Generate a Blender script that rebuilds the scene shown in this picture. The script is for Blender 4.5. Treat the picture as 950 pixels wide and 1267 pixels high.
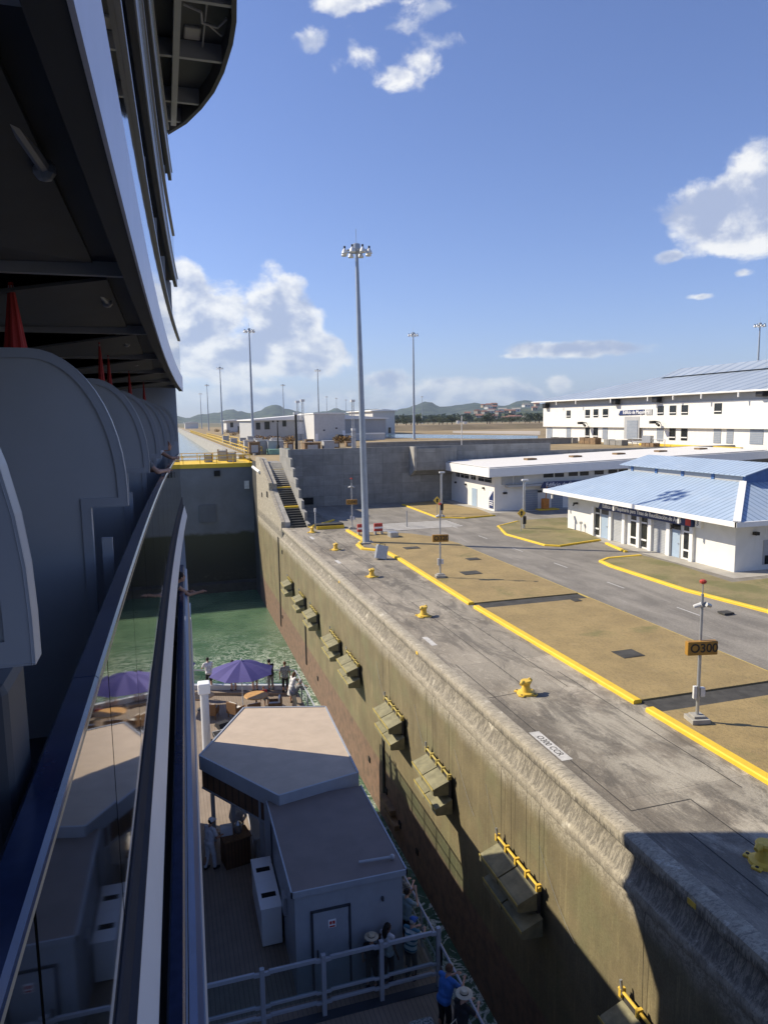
import bpy, bmesh, math, random
from mathutils import Vector, Matrix, noise
R = math.radians
random.seed(7)
D = bpy.data
for o in list(D.objects): D.objects.remove(o)
scn = bpy.context.scene
COL = scn.collection

# ---------------------------------------------------------------- camera
W_, P_, RO = 0.2958, R(7.44), R(0.8)
fw = Vector((math.sin(W_)*math.cos(P_), math.cos(W_)*math.cos(P_), -math.sin(P_)))
rt0 = Vector((math.cos(W_), -math.sin(W_), 0)); up0 = rt0.cross(fw)
rt = rt0*math.cos(RO) - up0*math.sin(RO); up = up0*math.cos(RO) + rt0*math.sin(RO)
cd = D.cameras.new('camera'); cam = D.objects.new('camera', cd); COL.objects.link(cam)
cam.matrix_world = Matrix(((rt.x, up.x, -fw.x, 0), (rt.y, up.y, -fw.y, 0), (rt.z, up.z, -fw.z, 10), (0, 0, 0, 1)))
cd.sensor_fit = 'VERTICAL'; cd.sensor_height = 36; cd.lens = 36*880/1267
cd.clip_start = 0.05; cd.clip_end = 30000
scn.camera = cam
# surveying helper: point of the world seen at a measured direction on a known plane
def U(px, py, z=None, X=None, Y=None):
    d = fw + rt*((px-475)/880) - up*((py-633.5)/880)
    t = (z-10)/d.z if z is not None else (X/d.x if X is not None else Y/d.y)
    return Vector((0, 0, 10)) + d*t

# ---------------------------------------------------------------- light
SUN_T, SUN_S = 0.62, 0.93                      # shadow: per metre of +X goes -T in Y and -S in z
sdir = Vector((1, -SUN_T, -SUN_S)).normalized()
ELEV = math.asin(-sdir.z); AZ = math.atan2(-sdir.x, -sdir.y)
ld = D.lights.new('sun', 'SUN'); ld.energy = 5.0; ld.angle = R(0.53); ld.color = (1.0, 0.885, 0.69)
lo = D.objects.new('sun', ld); COL.objects.link(lo); lo.rotation_euler = sdir.to_track_quat('-Z', 'Y').to_euler()
scn.view_settings.view_transform = 'Standard'; scn.view_settings.look = 'None'
scn.view_settings.exposure = 0.40; scn.view_settings.gamma = 1

wd = D.worlds.new('World'); scn.world = wd; wd.use_nodes = True
nt = wd.node_tree; nt.nodes.clear()
class NB:
    def __init__(s, nt): s.nt = nt; s.L = nt.links.new
    def n(s, t, **k):
        x = s.nt.nodes.new(t)
        for a, b in k.items(): setattr(x, a, b)
        return x
    def put(s, sock, v):
        if v is None: return
        if hasattr(v, 'is_output') or hasattr(v, 'links'): s.L(v, sock)
        else:
            try: sock.default_value = v
            except Exception: sock.default_value = (v, v, v)
    def m(s, op, a, b=None, c=None, clamp=False):
        x = s.n('ShaderNodeMath', operation=op); x.use_clamp = clamp
        for i, v in enumerate((a, b, c)):
            if v is not None: s.put(x.inputs[i], v)
        return x.outputs[0]
    def v(s, op, a, b=None):
        x = s.n('ShaderNodeVectorMath', operation=op); s.put(x.inputs[0], a)
        if b is not None: s.put(x.inputs[1], b)
        return x.outputs[1] if op in ('LENGTH', 'DOT_PRODUCT', 'DISTANCE') else x.outputs[0]
    def noise(s, vec, scale, detail=5, rough=0.55, dist=0.0):
        x = s.n('ShaderNodeTexNoise'); s.put(x.inputs['Vector'], vec)
        x.inputs['Scale'].default_value = scale; x.inputs['Detail'].default_value = detail
        x.inputs['Roughness'].default_value = rough; x.inputs['Distortion'].default_value = dist
        return x.outputs[0]
    def ramp(s, f, a, b, lo=0.0, hi=1.0):
        x = s.n('ShaderNodeMapRange'); x.interpolation_type = 'SMOOTHSTEP'
        s.put(x.inputs[0], f)
        for i, v in enumerate((a, b, lo, hi)): s.put(x.inputs[i+1], v)
        return x.outputs[0]
    def mix(s, f, a, b, typ='MIX'):
        x = s.n('ShaderNodeMix', data_type='RGBA', blend_type=typ)
        s.put(x.inputs[0], f)
        for i, c in ((6, a), (7, b)):
            if isinstance(c, (tuple, list)): x.inputs[i].default_value = (*c[:3], 1)
            else: s.put(x.inputs[i], c)
        return x.outputs[2]
    def xyz(s, vec):
        x = s.n('ShaderNodeSeparateXYZ'); s.put(x.inputs[0], vec); return x.outputs
    def comb(s, x_, y_, z_):
        x = s.n('ShaderNodeCombineXYZ')
        for i, v in enumerate((x_, y_, z_)): s.put(x.inputs[i], v)
        return x.outputs[0]

b = NB(nt)
sky = b.n('ShaderNodeTexSky', sky_type='NISHITA'); sky.sun_disc = False
sky.sun_elevation = ELEV; sky.sun_rotation = AZ
sky.air_density = 1.0; sky.dust_density = 0.3; sky.ozone_density = 1.6; sky.altitude = 0
tc = b.n('ShaderNodeTexCoord').outputs['Generated']
dx, dy, dz = b.xyz(tc)
az = b.m('ARCTAN2', dx, dy); el = b.m('ARCSINE', dz)
def ae(px, py):
    d = (fw + rt*((px-475)/880) - up*((py-633.5)/880)).normalized()
    return math.atan2(d.x, d.y), math.asin(d.z)
uv = b.comb(az, el, 0.0)
# (px, py, half width px, half height px, weight)
blobs = [(240, 405, 75, 70, 1.0), (350, 400, 52, 62, 1.0), (300, 440, 120, 42, 1.0), (395, 440, 55, 34, .85), (225, 350, 40, 34, .8),
         (905, 270, 85, 52, 1.0), (960, 240, 70, 60, 1.0), (832, 316, 22, 10, .62), (918, 338, 16, 8, .6),
         (720, 432, 120, 13, .70), (640, 440, 50, 6, .5), (550, 54, 40, 20, .50), (525, 74, 46, 22, .58), (500, 96, 36, 22, .50), (450, 68, 44, 18, .42), (545, 8, 46, 16, .46), (385, 50, 26, 16, .50), (425, 4, 60, 12, .46), (495, 32, 60, 14, .30),
         (867, 367, 22, 5, .5), (760, 286, 14, 5, .38), (560, 486, 110, 22, .72), (690, 478, 24, 16, .75), (650, 490, 40, 14, .7), (480, 470, 40, 16, .62), (330, 495, 180, 26, .62), (470, 508, 260, 12, .5)]
dens = None
for (px, py, w, h, wt) in blobs:
    a0, e0 = ae(px, py); sc = 1/930.0
    q = b.v('MULTIPLY', b.v('SUBTRACT', uv, (a0, e0, 0.0)), (1/(w*sc), 1/(h*sc), 0.0))
    f = b.m('MULTIPLY', b.m('SUBTRACT', 1.25, b.v('LENGTH', q)), wt)
    dens = f if dens is None else b.m('SMOOTH_MAX', dens, f, 0.15)
uvs = b.v('MULTIPLY', uv, (1.0, 1.35, 1.0))
n1 = b.noise(uvs, 11.0, 9, 0.60, 0.15)
n3 = b.noise(uvs, 8.0, 6, 0.55, 0.1)
n2 = b.noise(b.v('ADD', uvs, (0.016, -0.022, 0.0)), 8.0, 6, 0.55, 0.1)
front = b.ramp(dy, -0.1, 0.1)
dens = b.m('MULTIPLY', dens, front)
back = b.m('MULTIPLY', b.m('SUBTRACT', b.noise(tc, 2.2, 8, 0.6), 0.35), b.m('SUBTRACT', 1.0, front))
dd = b.m('ADD', b.m('ADD', b.m('MULTIPLY', dens, 1.35), b.m('MULTIPLY', b.m('SUBTRACT', n1, 0.5), 2.3)), back)
mask = b.ramp(dd, 0.30, 0.72)
shade = b.ramp(b.m('ADD', b.m('MULTIPLY', b.m('SUBTRACT', n3, n2), 5.5), b.m('MULTIPLY', dd, -0.50)), -1.0, 0.05)
ccol = b.mix(shade, (0.50, 0.58, 0.80), (1.22, 1.21, 1.17))
lum = b.mix(1.0, ccol, (7.2, 7.2, 7.2), 'MULTIPLY')
tint = b.mix(1.0, sky.outputs[0], (0.86, 0.90, 1.24), 'MULTIPLY')
skc = b.mix(b.m('MULTIPLY', mask, 0.9), tint, lum)
bg = b.n('ShaderNodeBackground'); b.L(skc, bg.inputs[0]); bg.inputs[1].default_value = 0.095
b.L(bg.outputs[0], b.n('ShaderNodeOutputWorld').inputs[0])

# ---------------------------------------------------------------- materials
MATS = {}
def material(name, base, rough=0.6, metal=0.0, var=0.12, scale=3.0, bump=0.0, bscale=30.0, col2=None, spec=0.5, extra=None):
    m = D.materials.new(name); m.use_nodes = True; t = m.node_tree; B = NB(t)
    p = t.nodes['Principled BSDF']
    co = B.n('ShaderNodeTexCoord').outputs['Object']
    f = B.ramp(B.noise(co, scale, 6, 0.6), 0.3, 0.7)
    c2 = col2 or tuple(max(0, x*(1-2.2*var)) for x in base)
    c = B.mix(f, c2, base)
    if extra: c = extra(B, co, c, p)
    B.L(c, p.inputs['Base Color'])
    p.inputs['Roughness'].default_value = rough; p.inputs['Metallic'].default_value = metal
    p.inputs['Specular IOR Level'].default_value = spec
    if bump:
        bm_ = B.n('ShaderNodeBump'); bm_.inputs['Strength'].default_value = bump; bm_.inputs['Distance'].default_value = 0.02
        B.L(B.noise(co, bscale, 6, 0.6), bm_.inputs['Height']); B.L(bm_.outputs[0], p.inputs['Normal'])
    MATS[name] = m
    return m

def quay_extra(B, co, c, p):
    st = B.v('MULTIPLY', co, (1.0, 0.35, 1.0))
    big = B.ramp(B.noise(co, 0.09, 4, 0.55), 0.42, 0.6)
    c = B.mix(B.m('MULTIPLY', big, 0.55), c, (0.42, 0.385, 0.315))
    x, y, z = B.xyz(co)
    nearp = B.m('MULTIPLY', B.m('MULTIPLY', B.ramp(x, 11.2, 12.2), B.ramp(y, 25.0, 21.0)), B.ramp(B.noise(co, 0.5, 5, 0.6), 0.36, 0.56))
    c = B.mix(B.m('MULTIPLY', nearp, 0.7), c, (0.50, 0.465, 0.38))
    streak = B.ramp(B.noise(B.v('MULTIPLY', co, (2.6, 0.8, 1)), 1.3, 10, 0.78, 0.8), 0.50, 0.62)
    c = B.mix(B.m('MULTIPLY', streak, 0.5), c, (0.50, 0.46, 0.38))
    dark = B.ramp(B.noise(st, 0.75, 10, 0.75, 0.8), 0.46, 0.60)
    c = B.mix(B.m('MULTIPLY', dark, 0.7), c, (0.11, 0.10, 0.085))
    gr = B.ramp(B.noise(B.v('MULTIPLY', co, (1.6, 1, 1)), 14.0, 8, 0.8), 0.35, 0.65)
    c = B.mix(0.42, c, B.mix(gr, (0.55, 0.55, 0.55), (1.35, 1.33, 1.28)), 'MULTIPLY')
    sp = B.ramp(B.noise(co, 6.0, 8, 0.8), 0.56, 0.66)
    c = B.mix(B.m('MULTIPLY', sp, 0.45), c, (0.1, 0.095, 0.088))
    # slab panels of slightly different tone
    br = B.n('ShaderNodeTexBrick'); B.put(br.inputs['Vector'], B.v('ADD', co, (0.4, 1.2, 0)))
    br.inputs['Color1'].default_value = (0.78, 0.78, 0.78, 1); br.inputs['Color2'].default_value = (1.12, 1.10, 1.08, 1)
    br.inputs['Mortar'].default_value = (0.5, 0.5, 0.5, 1); br.inputs['Scale'].default_value = 1.0
    br.inputs['Mortar Size'].default_value = 0.010; br.inputs['Brick Width'].default_value = 2.55; br.inputs['Row Height'].default_value = 5.4
    return B.mix(0.8, c, br.outputs[0], 'MULTIPLY')
material('quay_concrete', (0.25, 0.222, 0.178), 0.9, var=0.12, scale=0.35, bump=0.6, bscale=14, extra=quay_extra)
def road_extra(B, co, c, p):
    f = B.ramp(B.noise(B.v('MULTIPLY', co, (1.6, 0.35, 1)), 0.35, 8, 0.66, 0.5), 0.40, 0.66)
    c = B.mix(B.m('MULTIPLY', f, 0.6), c, (0.34, 0.315, 0.27))
    f = B.ramp(B.noise(co, 3.0, 8, 0.8), 0.55, 0.75)
    c = B.mix(B.m('MULTIPLY', f, 0.4), c, (0.13, 0.125, 0.115))
    gr = B.ramp(B.noise(co, 9.0, 8, 0.8), 0.35, 0.65)
    c = B.mix(0.45, c, B.mix(gr, (0.6, 0.6, 0.6), (1.3, 1.3, 1.28)), 'MULTIPLY')
    w = B.ramp(B.noise(B.v('MULTIPLY', co, (6.0, 0.5, 1)), 0.6, 6, 0.7, 1.2), 0.58, 0.68)
    return B.mix(B.m('MULTIPLY', w, 0.3), c, (0.42, 0.40, 0.37))
material('road', (0.225, 0.208, 0.18), 0.92, var=0.12, scale=0.5, bump=0.4, bscale=14, extra=road_extra)
def grass_extra(green):
    def fn(B, co, c, p):
        f = B.ramp(B.noise(co, 0.35, 6, 0.6, 0.4), 0.62-green*0.3, 0.78-green*0.25)
        c = B.mix(B.m('MULTIPLY', f, 0.8), c, (0.125, 0.145, 0.045))
        f = B.ramp(B.noise(B.v('MULTIPLY', co, (2, 1, 1)), 7.0, 8, 0.8), 0.46, 0.62)
        c = B.mix(B.m('MULTIPLY', f, 0.55), c, (0.15, 0.115, 0.06))
        f = B.ramp(B.noise(co, 30.0, 4, 0.8), 0.5, 0.7)
        c = B.mix(B.m('MULTIPLY', f, 0.45), c, (0.54, 0.42, 0.21))
        f = B.ramp(B.noise(co, 60.0, 3, 0.8), 0.48, 0.56)
        c = B.mix(B.m('MULTIPLY', f, 0.35), c, (0.19, 0.14, 0.07))
        f = B.ramp(B.noise(co, 1.3, 6, 0.6), 0.58, 0.72)
        return B.mix(B.m('MULTIPLY', f, 0.35), c, (0.36, 0.28, 0.15))
    return fn
material('dry_grass', (0.385, 0.285, 0.125), 0.95, var=0.12, scale=0.6, bump=0.9, bscale=22, extra=grass_extra(0.15))
material('green_grass', (0.29, 0.25, 0.12), 0.95, var=0.14, scale=0.5, bump=0.9, bscale=22, extra=grass_extra(0.62))
def wall_extra(B, co, c, p):
    x, y, z = B.xyz(co)
    def wob(k, s): return B.m('MULTIPLY', B.m('SUBTRACT', B.noise(B.v('MULTIPLY', co, (1, 1, 0.2)), s, 6, 0.7), 0.5), k)
    vs = B.noise(B.v('MULTIPLY', co, (1, 1, 0.045)), 7.0, 9, 0.78)
    c = B.mix(B.m('MULTIPLY', B.ramp(vs, 0.52, 0.70), 0.55), c, (0.36, 0.31, 0.16))
    c = B.mix(B.m('MULTIPLY', B.ramp(vs, 0.46, 0.30), 0.55), c, (0.12, 0.112, 0.05))
    c = B.mix(B.m('MULTIPLY', B.ramp(B.noise(co, 0.5, 6, 0.6), 0.45, 0.7), 0.5), c, (0.17, 0.175, 0.09))
    # tide bands: pale worn crest, brown foot
    zz = B.m('ADD', z, wob(0.9, 1.2))
    crest = B.ramp(zz, -2.1, -1.35)
    cc = B.mix(B.ramp(B.noise(co, 9.0, 10, 0.82), 0.45, 0.56), (0.46, 0.42, 0.33), (0.24, 0.215, 0.17))
    cc = B.mix(B.ramp(B.noise(B.v('MULTIPLY', co, (1, 3.5, .5)), 3.0, 8, 0.8), 0.56, 0.64), cc, (0.13, 0.12, 0.10))
    c = B.mix(B.m('MULTIPLY', crest, 0.9), c, cc)
    foot = B.ramp(B.m('ADD', z, wob(0.35, 2.5)), -7.85, -8.1)
    fc = B.mix(B.ramp(B.noise(co, 2.0, 8, 0.7), 0.4, 0.65), (0.20, 0.125, 0.085), (0.12, 0.085, 0.06))
    gr = B.ramp(B.noise(co, 16.0, 8, 0.8), 0.35, 0.65)
    c = B.mix(0.4, c, B.mix(gr, (0.65, 0.65, 0.65), (1.3, 1.3, 1.3)), 'MULTIPLY')
    return B.mix(foot, c, fc)
material('lock_wall_face', (0.205, 0.170, 0.095), 0.85, var=0.15, scale=0.6, bump=0.6, bscale=7, extra=wall_extra)
def crest_extra(B, co, c, p):
    x, y, z = B.xyz(co)
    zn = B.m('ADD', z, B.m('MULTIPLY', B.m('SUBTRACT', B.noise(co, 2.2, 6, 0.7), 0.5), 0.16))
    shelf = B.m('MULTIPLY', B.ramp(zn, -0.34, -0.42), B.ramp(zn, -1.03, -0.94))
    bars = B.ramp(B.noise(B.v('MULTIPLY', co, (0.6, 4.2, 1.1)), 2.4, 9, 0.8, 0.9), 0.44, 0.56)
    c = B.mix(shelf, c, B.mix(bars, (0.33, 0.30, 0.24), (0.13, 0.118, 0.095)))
    drip = B.m('MULTIPLY', B.ramp(B.noise(B.v('MULTIPLY', co, (1, 9, 0.8)), 1.8, 7, 0.75), 0.46, 0.54), B.m('MULTIPLY', B.ramp(zn, -0.10, -0.22), B.ramp(zn, -0.45, -0.38)))
    c = B.mix(B.m('MULTIPLY', drip, 0.8), c, (0.10, 0.092, 0.075))
    f = B.ramp(B.noise(B.v('MULTIPLY', co, (1, 2.6, 1)), 7.0, 10, 0.8, 0.6), 0.5, 0.57)
    c = B.mix(B.m('MULTIPLY', f, 0.75), c, (0.17, 0.155, 0.13))
    f = B.ramp(B.noise(B.v('MULTIPLY', co, (0.6, 7, 1)), 1.5, 4, 0.6), 0.56, 0.66)
    c = B.mix(B.m('MULTIPLY', f, 0.45), c, (0.14, 0.13, 0.11))
    f = B.ramp(B.noise(co, 1.1, 6, 0.7), 0.6, 0.68)
    return B.mix(B.m('MULTIPLY', f, 0.8), c, (0.62, 0.58, 0.48))
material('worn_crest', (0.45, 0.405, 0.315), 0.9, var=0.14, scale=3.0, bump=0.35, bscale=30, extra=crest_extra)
def form_extra(B, co, c, p):
    br = B.n('ShaderNodeTexBrick'); x, y, z = B.xyz(co); B.put(br.inputs['Vector'], B.comb(B.m('ADD', x, y), z, 0.0))
    br.offset = 0.0
    br.inputs['Color1'].default_value = (0.85, 0.85, 0.85, 1); br.inputs['Color2'].default_value = (1.1, 1.1, 1.1, 1)
    br.inputs['Mortar'].default_value = (0.62, 0.62, 0.62, 1); br.inputs['Scale'].default_value = 1.0
    br.inputs['Mortar Size'].default_value = 0.014; br.inputs['Brick Width'].default_value = 2.4; br.inputs['Row Height'].default_value = 1.2
    c = B.mix(0.9, c, br.outputs[0], 'MULTIPLY')
    f = B.ramp(B.noise(B.v('MULTIPLY', co, (1, 1, 0.12)), 1.8, 8, 0.7), 0.5, 0.7)
    c = B.mix(B.m('MULTIPLY', f, 0.45), c, (0.13, 0.13, 0.12))
    f = B.ramp(B.noise(B.v('MULTIPLY', co, (0.4, 0.4, 3)), 1.5, 6, 0.7), 0.55, 0.72)
    return B.mix(B.m('MULTIPLY', f, 0.35), c, (0.45, 0.44, 0.41))
material('formed_concrete', (0.30, 0.295, 0.275), 0.9, var=0.1, scale=1.0, bump=0.3, bscale=12, extra=form_extra)
material('pale_concrete', (0.44, 0.42, 0.37), 0.9, var=0.16, scale=1.5, bump=0.4, bscale=14)
material('pavement', (0.42, 0.40, 0.36), 0.9, var=0.1, scale=1.2, bump=0.3)
def dirty(amt, dc, sc=(1, 1, 0.15), s=1.6):
    def fn(B, co, c, p):
        f = B.ramp(B.noise(B.v('MULTIPLY', co, sc), s, 7, 0.7), 0.52, 0.75)
        return B.mix(B.m('MULTIPLY', f, amt), c, dc)
    return fn
material('white_plaster', (0.76, 0.755, 0.72), 0.8, var=0.03, scale=1.5, bump=0.08, extra=dirty(0.16, (0.5, 0.47, 0.40)))
material('white_trim', (0.80, 0.80, 0.78), 0.6, var=0.02, extra=dirty(0.15, (0.5, 0.48, 0.43), (0.3, 0.3, 3)))
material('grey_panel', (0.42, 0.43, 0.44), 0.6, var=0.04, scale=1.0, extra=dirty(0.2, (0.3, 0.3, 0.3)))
def corr(axis, pitch, depth=0.6):
    def fn(B, co, c, p):
        w = B.xyz(co)[axis]
        t = B.m('FRACT', B.m('MULTIPLY', w, 1/pitch))
        rib = B.m('LESS_THAN', t, 0.24)
        c = B.mix(B.m('MULTIPLY', rib, 0.6), c, (0.12, 0.18, 0.28))
        f = B.ramp(B.noise(co, 0.8, 6, 0.6), 0.5, 0.75)
        return B.mix(B.m('MULTIPLY', f, 0.25), c, (0.5, 0.55, 0.6))
    return fn
material('blue_roof_sheet', (0.37, 0.47, 0.60), 0.55, metal=0.0, var=0.05, scale=0.6, extra=corr(1, 0.5))
material('blue_roof_end_sheet', (0.37, 0.47, 0.60), 0.55, metal=0.0, var=0.05, scale=0.6, extra=corr(0, 0.5))
material('far_roof_sheet', (0.36, 0.42, 0.50), 0.5, metal=0.0, var=0.07, scale=0.12, extra=corr(1, 2.6))
material('deep_blue', (0.06, 0.15, 0.36), 0.5)
material('door_grey', (0.30, 0.33, 0.37), 0.5, var=0.05, extra=corr(2, 0.25))
material('door_blue', (0.36, 0.46, 0.58), 0.5, var=0.04)
material('shutter', (0.45, 0.46, 0.46), 0.5, var=0.05, extra=corr(2, 0.12))
material('window_dark', (0.02, 0.024, 0.026), 0.08, var=0.1)
material('navy_sign', (0.016, 0.035, 0.13), 0.4, var=0.05)
material('sign_white', (0.85, 0.86, 0.88), 0.5, var=0.01)
material('sign_red', (0.55, 0.05, 0.04), 0.5)
material('black_paint', (0.02, 0.02, 0.02), 0.5)
def chip(B, co, c, p):
    f = B.ramp(B.noise(co, 5.0, 8, 0.75), 0.60, 0.66)
    c = B.mix(B.m('MULTIPLY', f, 0.5), c, (0.34, 0.28, 0.14))
    f = B.ramp(B.noise(B.v('MULTIPLY', co, (1, .3, 1)), 1.4, 8, 0.75), 0.52, 0.75)
    return B.mix(B.m('MULTIPLY', f, 0.45), c, (0.50, 0.34, 0.06))
material('yellow_paint', (0.80, 0.54, 0.04), 0.65, var=0.04, scale=2, bump=0.2, extra=chip)
material('bollard_yellow', (0.78, 0.52, 0.07), 0.5, var=0.05, scale=4, bump=0.2, extra=chip)
material('amber_sign', (0.40, 0.21, 0.03), 0.5, var=0.08)
material('line_yellow', (0.62, 0.46, 0.10), 0.8, var=0.10, scale=3, extra=chip)
material('line_white', (0.60, 0.59, 0.56), 0.8, var=0.12, scale=5)
material('line_dark', (0.055, 0.052, 0.048), 0.95, var=0.2, scale=3)
material('drain_dark', (0.07, 0.068, 0.062), 0.95, var=0.2, scale=2)
material('galvanised', (0.46, 0.48, 0.50), 0.45, metal=0.6, var=0.08, scale=6)
material('mast_steel', (0.36, 0.40, 0.45), 0.5, metal=0.5, var=0.06, scale=2)
material('lamp_white', (0.75, 0.76, 0.76), 0.4)
material('red_plastic', (0.50, 0.06, 0.04), 0.5)
material('orange_plastic', (0.62, 0.22, 0.03), 0.5)
material('green_paint', (0.24, 0.42, 0.33), 0.6)
material('gate_steel', (0.13, 0.145, 0.17), 0.65, var=0.08, scale=0.5, extra=dirty(0.5, (0.06, 0.07, 0.075)))
def wet_extra(B, co, c, p):
    x, y, z = B.xyz(co)
    f = B.ramp(B.m('ADD', z, B.m('MULTIPLY', B.noise(co, 0.7, 6, 0.7), 1.2)), -3.0, -3.5)
    c = B.mix(f, c, B.mix(B.ramp(z, -3.2, -8.5), (0.050, 0.052, 0.026), (0.02, 0.022, 0.014)))
    g = B.m('MULTIPLY', B.ramp(B.noise(B.v('MULTIPLY', co, (1, 1, 1.3)), 1.4, 8, 0.8), 0.54, 0.66), B.ramp(B.m('ABSOLUTE', B.m('ADD', z, 9.3)), 1.3, 0.1))
    return B.mix(B.m('MULTIPLY', g, 0.5), c, (0.15, 0.15, 0.12))
material('gate_wet_steel', (0.17, 0.185, 0.21), 0.6, var=0.1, scale=0.4, bump=0.2, bscale=3, extra=wet_extra)
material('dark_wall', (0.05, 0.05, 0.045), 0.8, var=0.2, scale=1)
material('rubber', (0.26, 0.245, 0.15), 0.8, var=0.18, scale=2.5, bump=0.3, extra=dirty(0.4, (0.36, 0.31, 0.16)))
material('rubber_edge', (0.52, 0.42, 0.12), 0.8, var=0.15, scale=3)
material('slot_black', (0.006, 0.006, 0.006), 0.95)
# ship
material('ship_grey', (0.42, 0.435, 0.46), 0.45, var=0.04, scale=1.2, extra=dirty(0.15, (0.10, 0.12, 0.15)))
material('ship_trim', (0.36, 0.38, 0.42), 0.4, var=0.03)
material('ship_white', (0.60, 0.63, 0.68), 0.4, var=0.03, scale=1.5, extra=dirty(0.2, (0.42, 0.44, 0.48)))
material('fascia_paint', (0.66, 0.70, 0.86), 0.4, var=0.03, scale=2.5, extra=dirty(0.15, (0.5, 0.54, 0.66)))
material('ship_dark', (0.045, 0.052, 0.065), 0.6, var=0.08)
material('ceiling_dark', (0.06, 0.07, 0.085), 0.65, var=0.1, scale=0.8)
material('navy_gloss', (0.035, 0.055, 0.13), 0.14, metal=0.25, var=0.12, scale=9, extra=dirty(0.2, (0.05, 0.07, 0.12), (1, .3, 1), 20))
material('shoe_navy', (0.035, 0.04, 0.055), 0.9, var=0.1, spec=0.1)
material('rail_edge', (0.34, 0.31, 0.25), 0.4)
material('band_blue', (0.06, 0.10, 0.22), 0.35, var=0.08, extra=dirty(0.3, (0.15, 0.2, 0.33), (1, .1, 1), 6))
material('tinted_glass', (0.155, 0.145, 0.122), 0.035, metal=0.92, var=0.04)
material('cabin_glass', (0.01, 0.012, 0.016), 0.05, var=0.02)
material('deck_steel', (0.34, 0.37, 0.42), 0.45, var=0.05, scale=2.5, extra=dirty(0.2, (0.15, 0.17, 0.2)))
def planks(B, co, c, p):
    x, y, z = B.xyz(co)
    t = B.m('FRACT', B.m('MULTIPLY', x, 1/0.12))
    c = B.mix(B.m('MULTIPLY', B.m('LESS_THAN', t, 0.14), 0.55), c, (0.06, 0.045, 0.035))
    f = B.ramp(B.noise(B.v('MULTIPLY', co, (8, 0.6, 1)), 1.5, 5, 0.6), 0.4, 0.7)
    return B.mix(B.m('MULTIPLY', f, 0.4), c, (0.19, 0.15, 0.12))
material('deck_planks', (0.28, 0.225, 0.175), 0.75, var=0.08, scale=2, extra=planks)
def roofcloth(B, co, c, p):
    f = B.ramp(B.noise(B.v('MULTIPLY', co, (1, 2.2, 1)), 2.0, 5, 0.6, 0.8), 0.5, 0.75)
    return B.mix(B.m('MULTIPLY', f, 0.35), c, (0.56, 0.46, 0.36))
material('pavilion_roof', (0.50, 0.41, 0.32), 0.85, var=0.05, scale=1.5, bump=0.3, bscale=5, extra=roofcloth)
material('shed_roof', (0.20, 0.165, 0.15), 0.8, var=0.06, scale=1.5, bump=0.2, extra=dirty(0.3, (0.13, 0.11, 0.10), (1, 1, 1), .8))
def slats(B, co, c, p):
    x, y, z = B.xyz(co)
    t = B.m('FRACT', B.m('MULTIPLY', B.m('ADD', x, y), 1/0.11))
    return B.mix(B.m('MULTIPLY', B.m('LESS_THAN', t, 0.2), 0.8), c, (0.01, 0.008, 0.006))
material('slat_wood', (0.13, 0.065, 0.032), 0.6, var=0.1, extra=slats)
material('table_wood', (0.62, 0.36, 0.13), 0.5, var=0.12, scale=6)
material('wicker', (0.24, 0.13, 0.06), 0.7, var=0.25, scale=25, bump=0.5, bscale=60)
material('cushion', (0.72, 0.71, 0.68), 0.85, var=0.03)
def canvas_x(B, co, c, p):
    return B.mix(B.m('MULTIPLY', B.ramp(B.noise(co, 3, 5, 0.6), 0.4, 0.7), 0.25), c, (0.04, 0.035, 0.14))
material('violet_canvas', (0.070, 0.060, 0.22), 0.8, var=0.06, extra=canvas_x)
material('red_canvas', (0.36, 0.018, 0.015), 0.75, var=0.12, scale=8)
material('chrome', (0.55, 0.57, 0.6), 0.25, metal=0.9, var=0.02)
material('skin', (0.52, 0.31, 0.22), 0.6, var=0.05)
material('skin_dark', (0.16, 0.085, 0.055), 0.6, var=0.05)
material('skin_tan', (0.42, 0.23, 0.15), 0.6, var=0.05)
for nm, c in dict(cloth_white=(.74, .74, .76), cloth_black=(.02, .02, .024), cloth_grey=(.20, .20, .20), cloth_darkgrey=(.07, .07, .08), cloth_blue=(.05, .17, .50), cloth_capblue=(.04, .11, .36),
                  cloth_teal=(.20, .30, .34), cloth_khaki=(.30, .26, .18), cloth_crew=(.66, .68, .74), cloth_red=(.45, .04, .06), cloth_cream=(.62, .55, .42), cloth_lilac=(.30, .26, .5),
                  hair_dark=(.018, .013, .01), hair_brown=(.13, .06, .03), hair_grey=(.42, .40, .38), straw=(.62, .53, .38), shoe=(.04, .04, .05)).items():
    material(nm, c, 0.85, var=0.08, scale=9, bump=0.3, bscale=40)
def stripes(B, co, c, p):
    t = B.m('FRACT', B.m('MULTIPLY', B.xyz(co)[2], 1/0.13))
    return B.mix(B.m('LESS_THAN', t, 0.38), c, (0.06, 0.18, 0.25))
material('cloth_striped', (0.55, 0.62, 0.62), 0.85, var=0.03, extra=stripes)
def patt(B, co, c, p):
    return B.mix(B.ramp(B.noise(co, 22, 3, 0.6), 0.48, 0.54), c, (0.10, 0.12, 0.11))
material('cloth_patterned', (0.36, 0.36, 0.33), 0.85, var=0.03, extra=patt)
material('shaded_white', (0.58, 0.58, 0.57), 0.8, var=0.05)  # white paint darkened to carry the shade of the building fronts
material('foliage_dark', (0.10, 0.13, 0.07), 0.8, var=0.3, scale=0.25)
material('foliage_mid', (0.12, 0.15, 0.08), 0.8, var=0.3, scale=0.25)
material('bark', (0.16, 0.12, 0.09), 0.9, var=0.2)
material('foliage_orange', (0.30, 0.17, 0.04), 0.85, var=0.3, scale=2)
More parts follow.
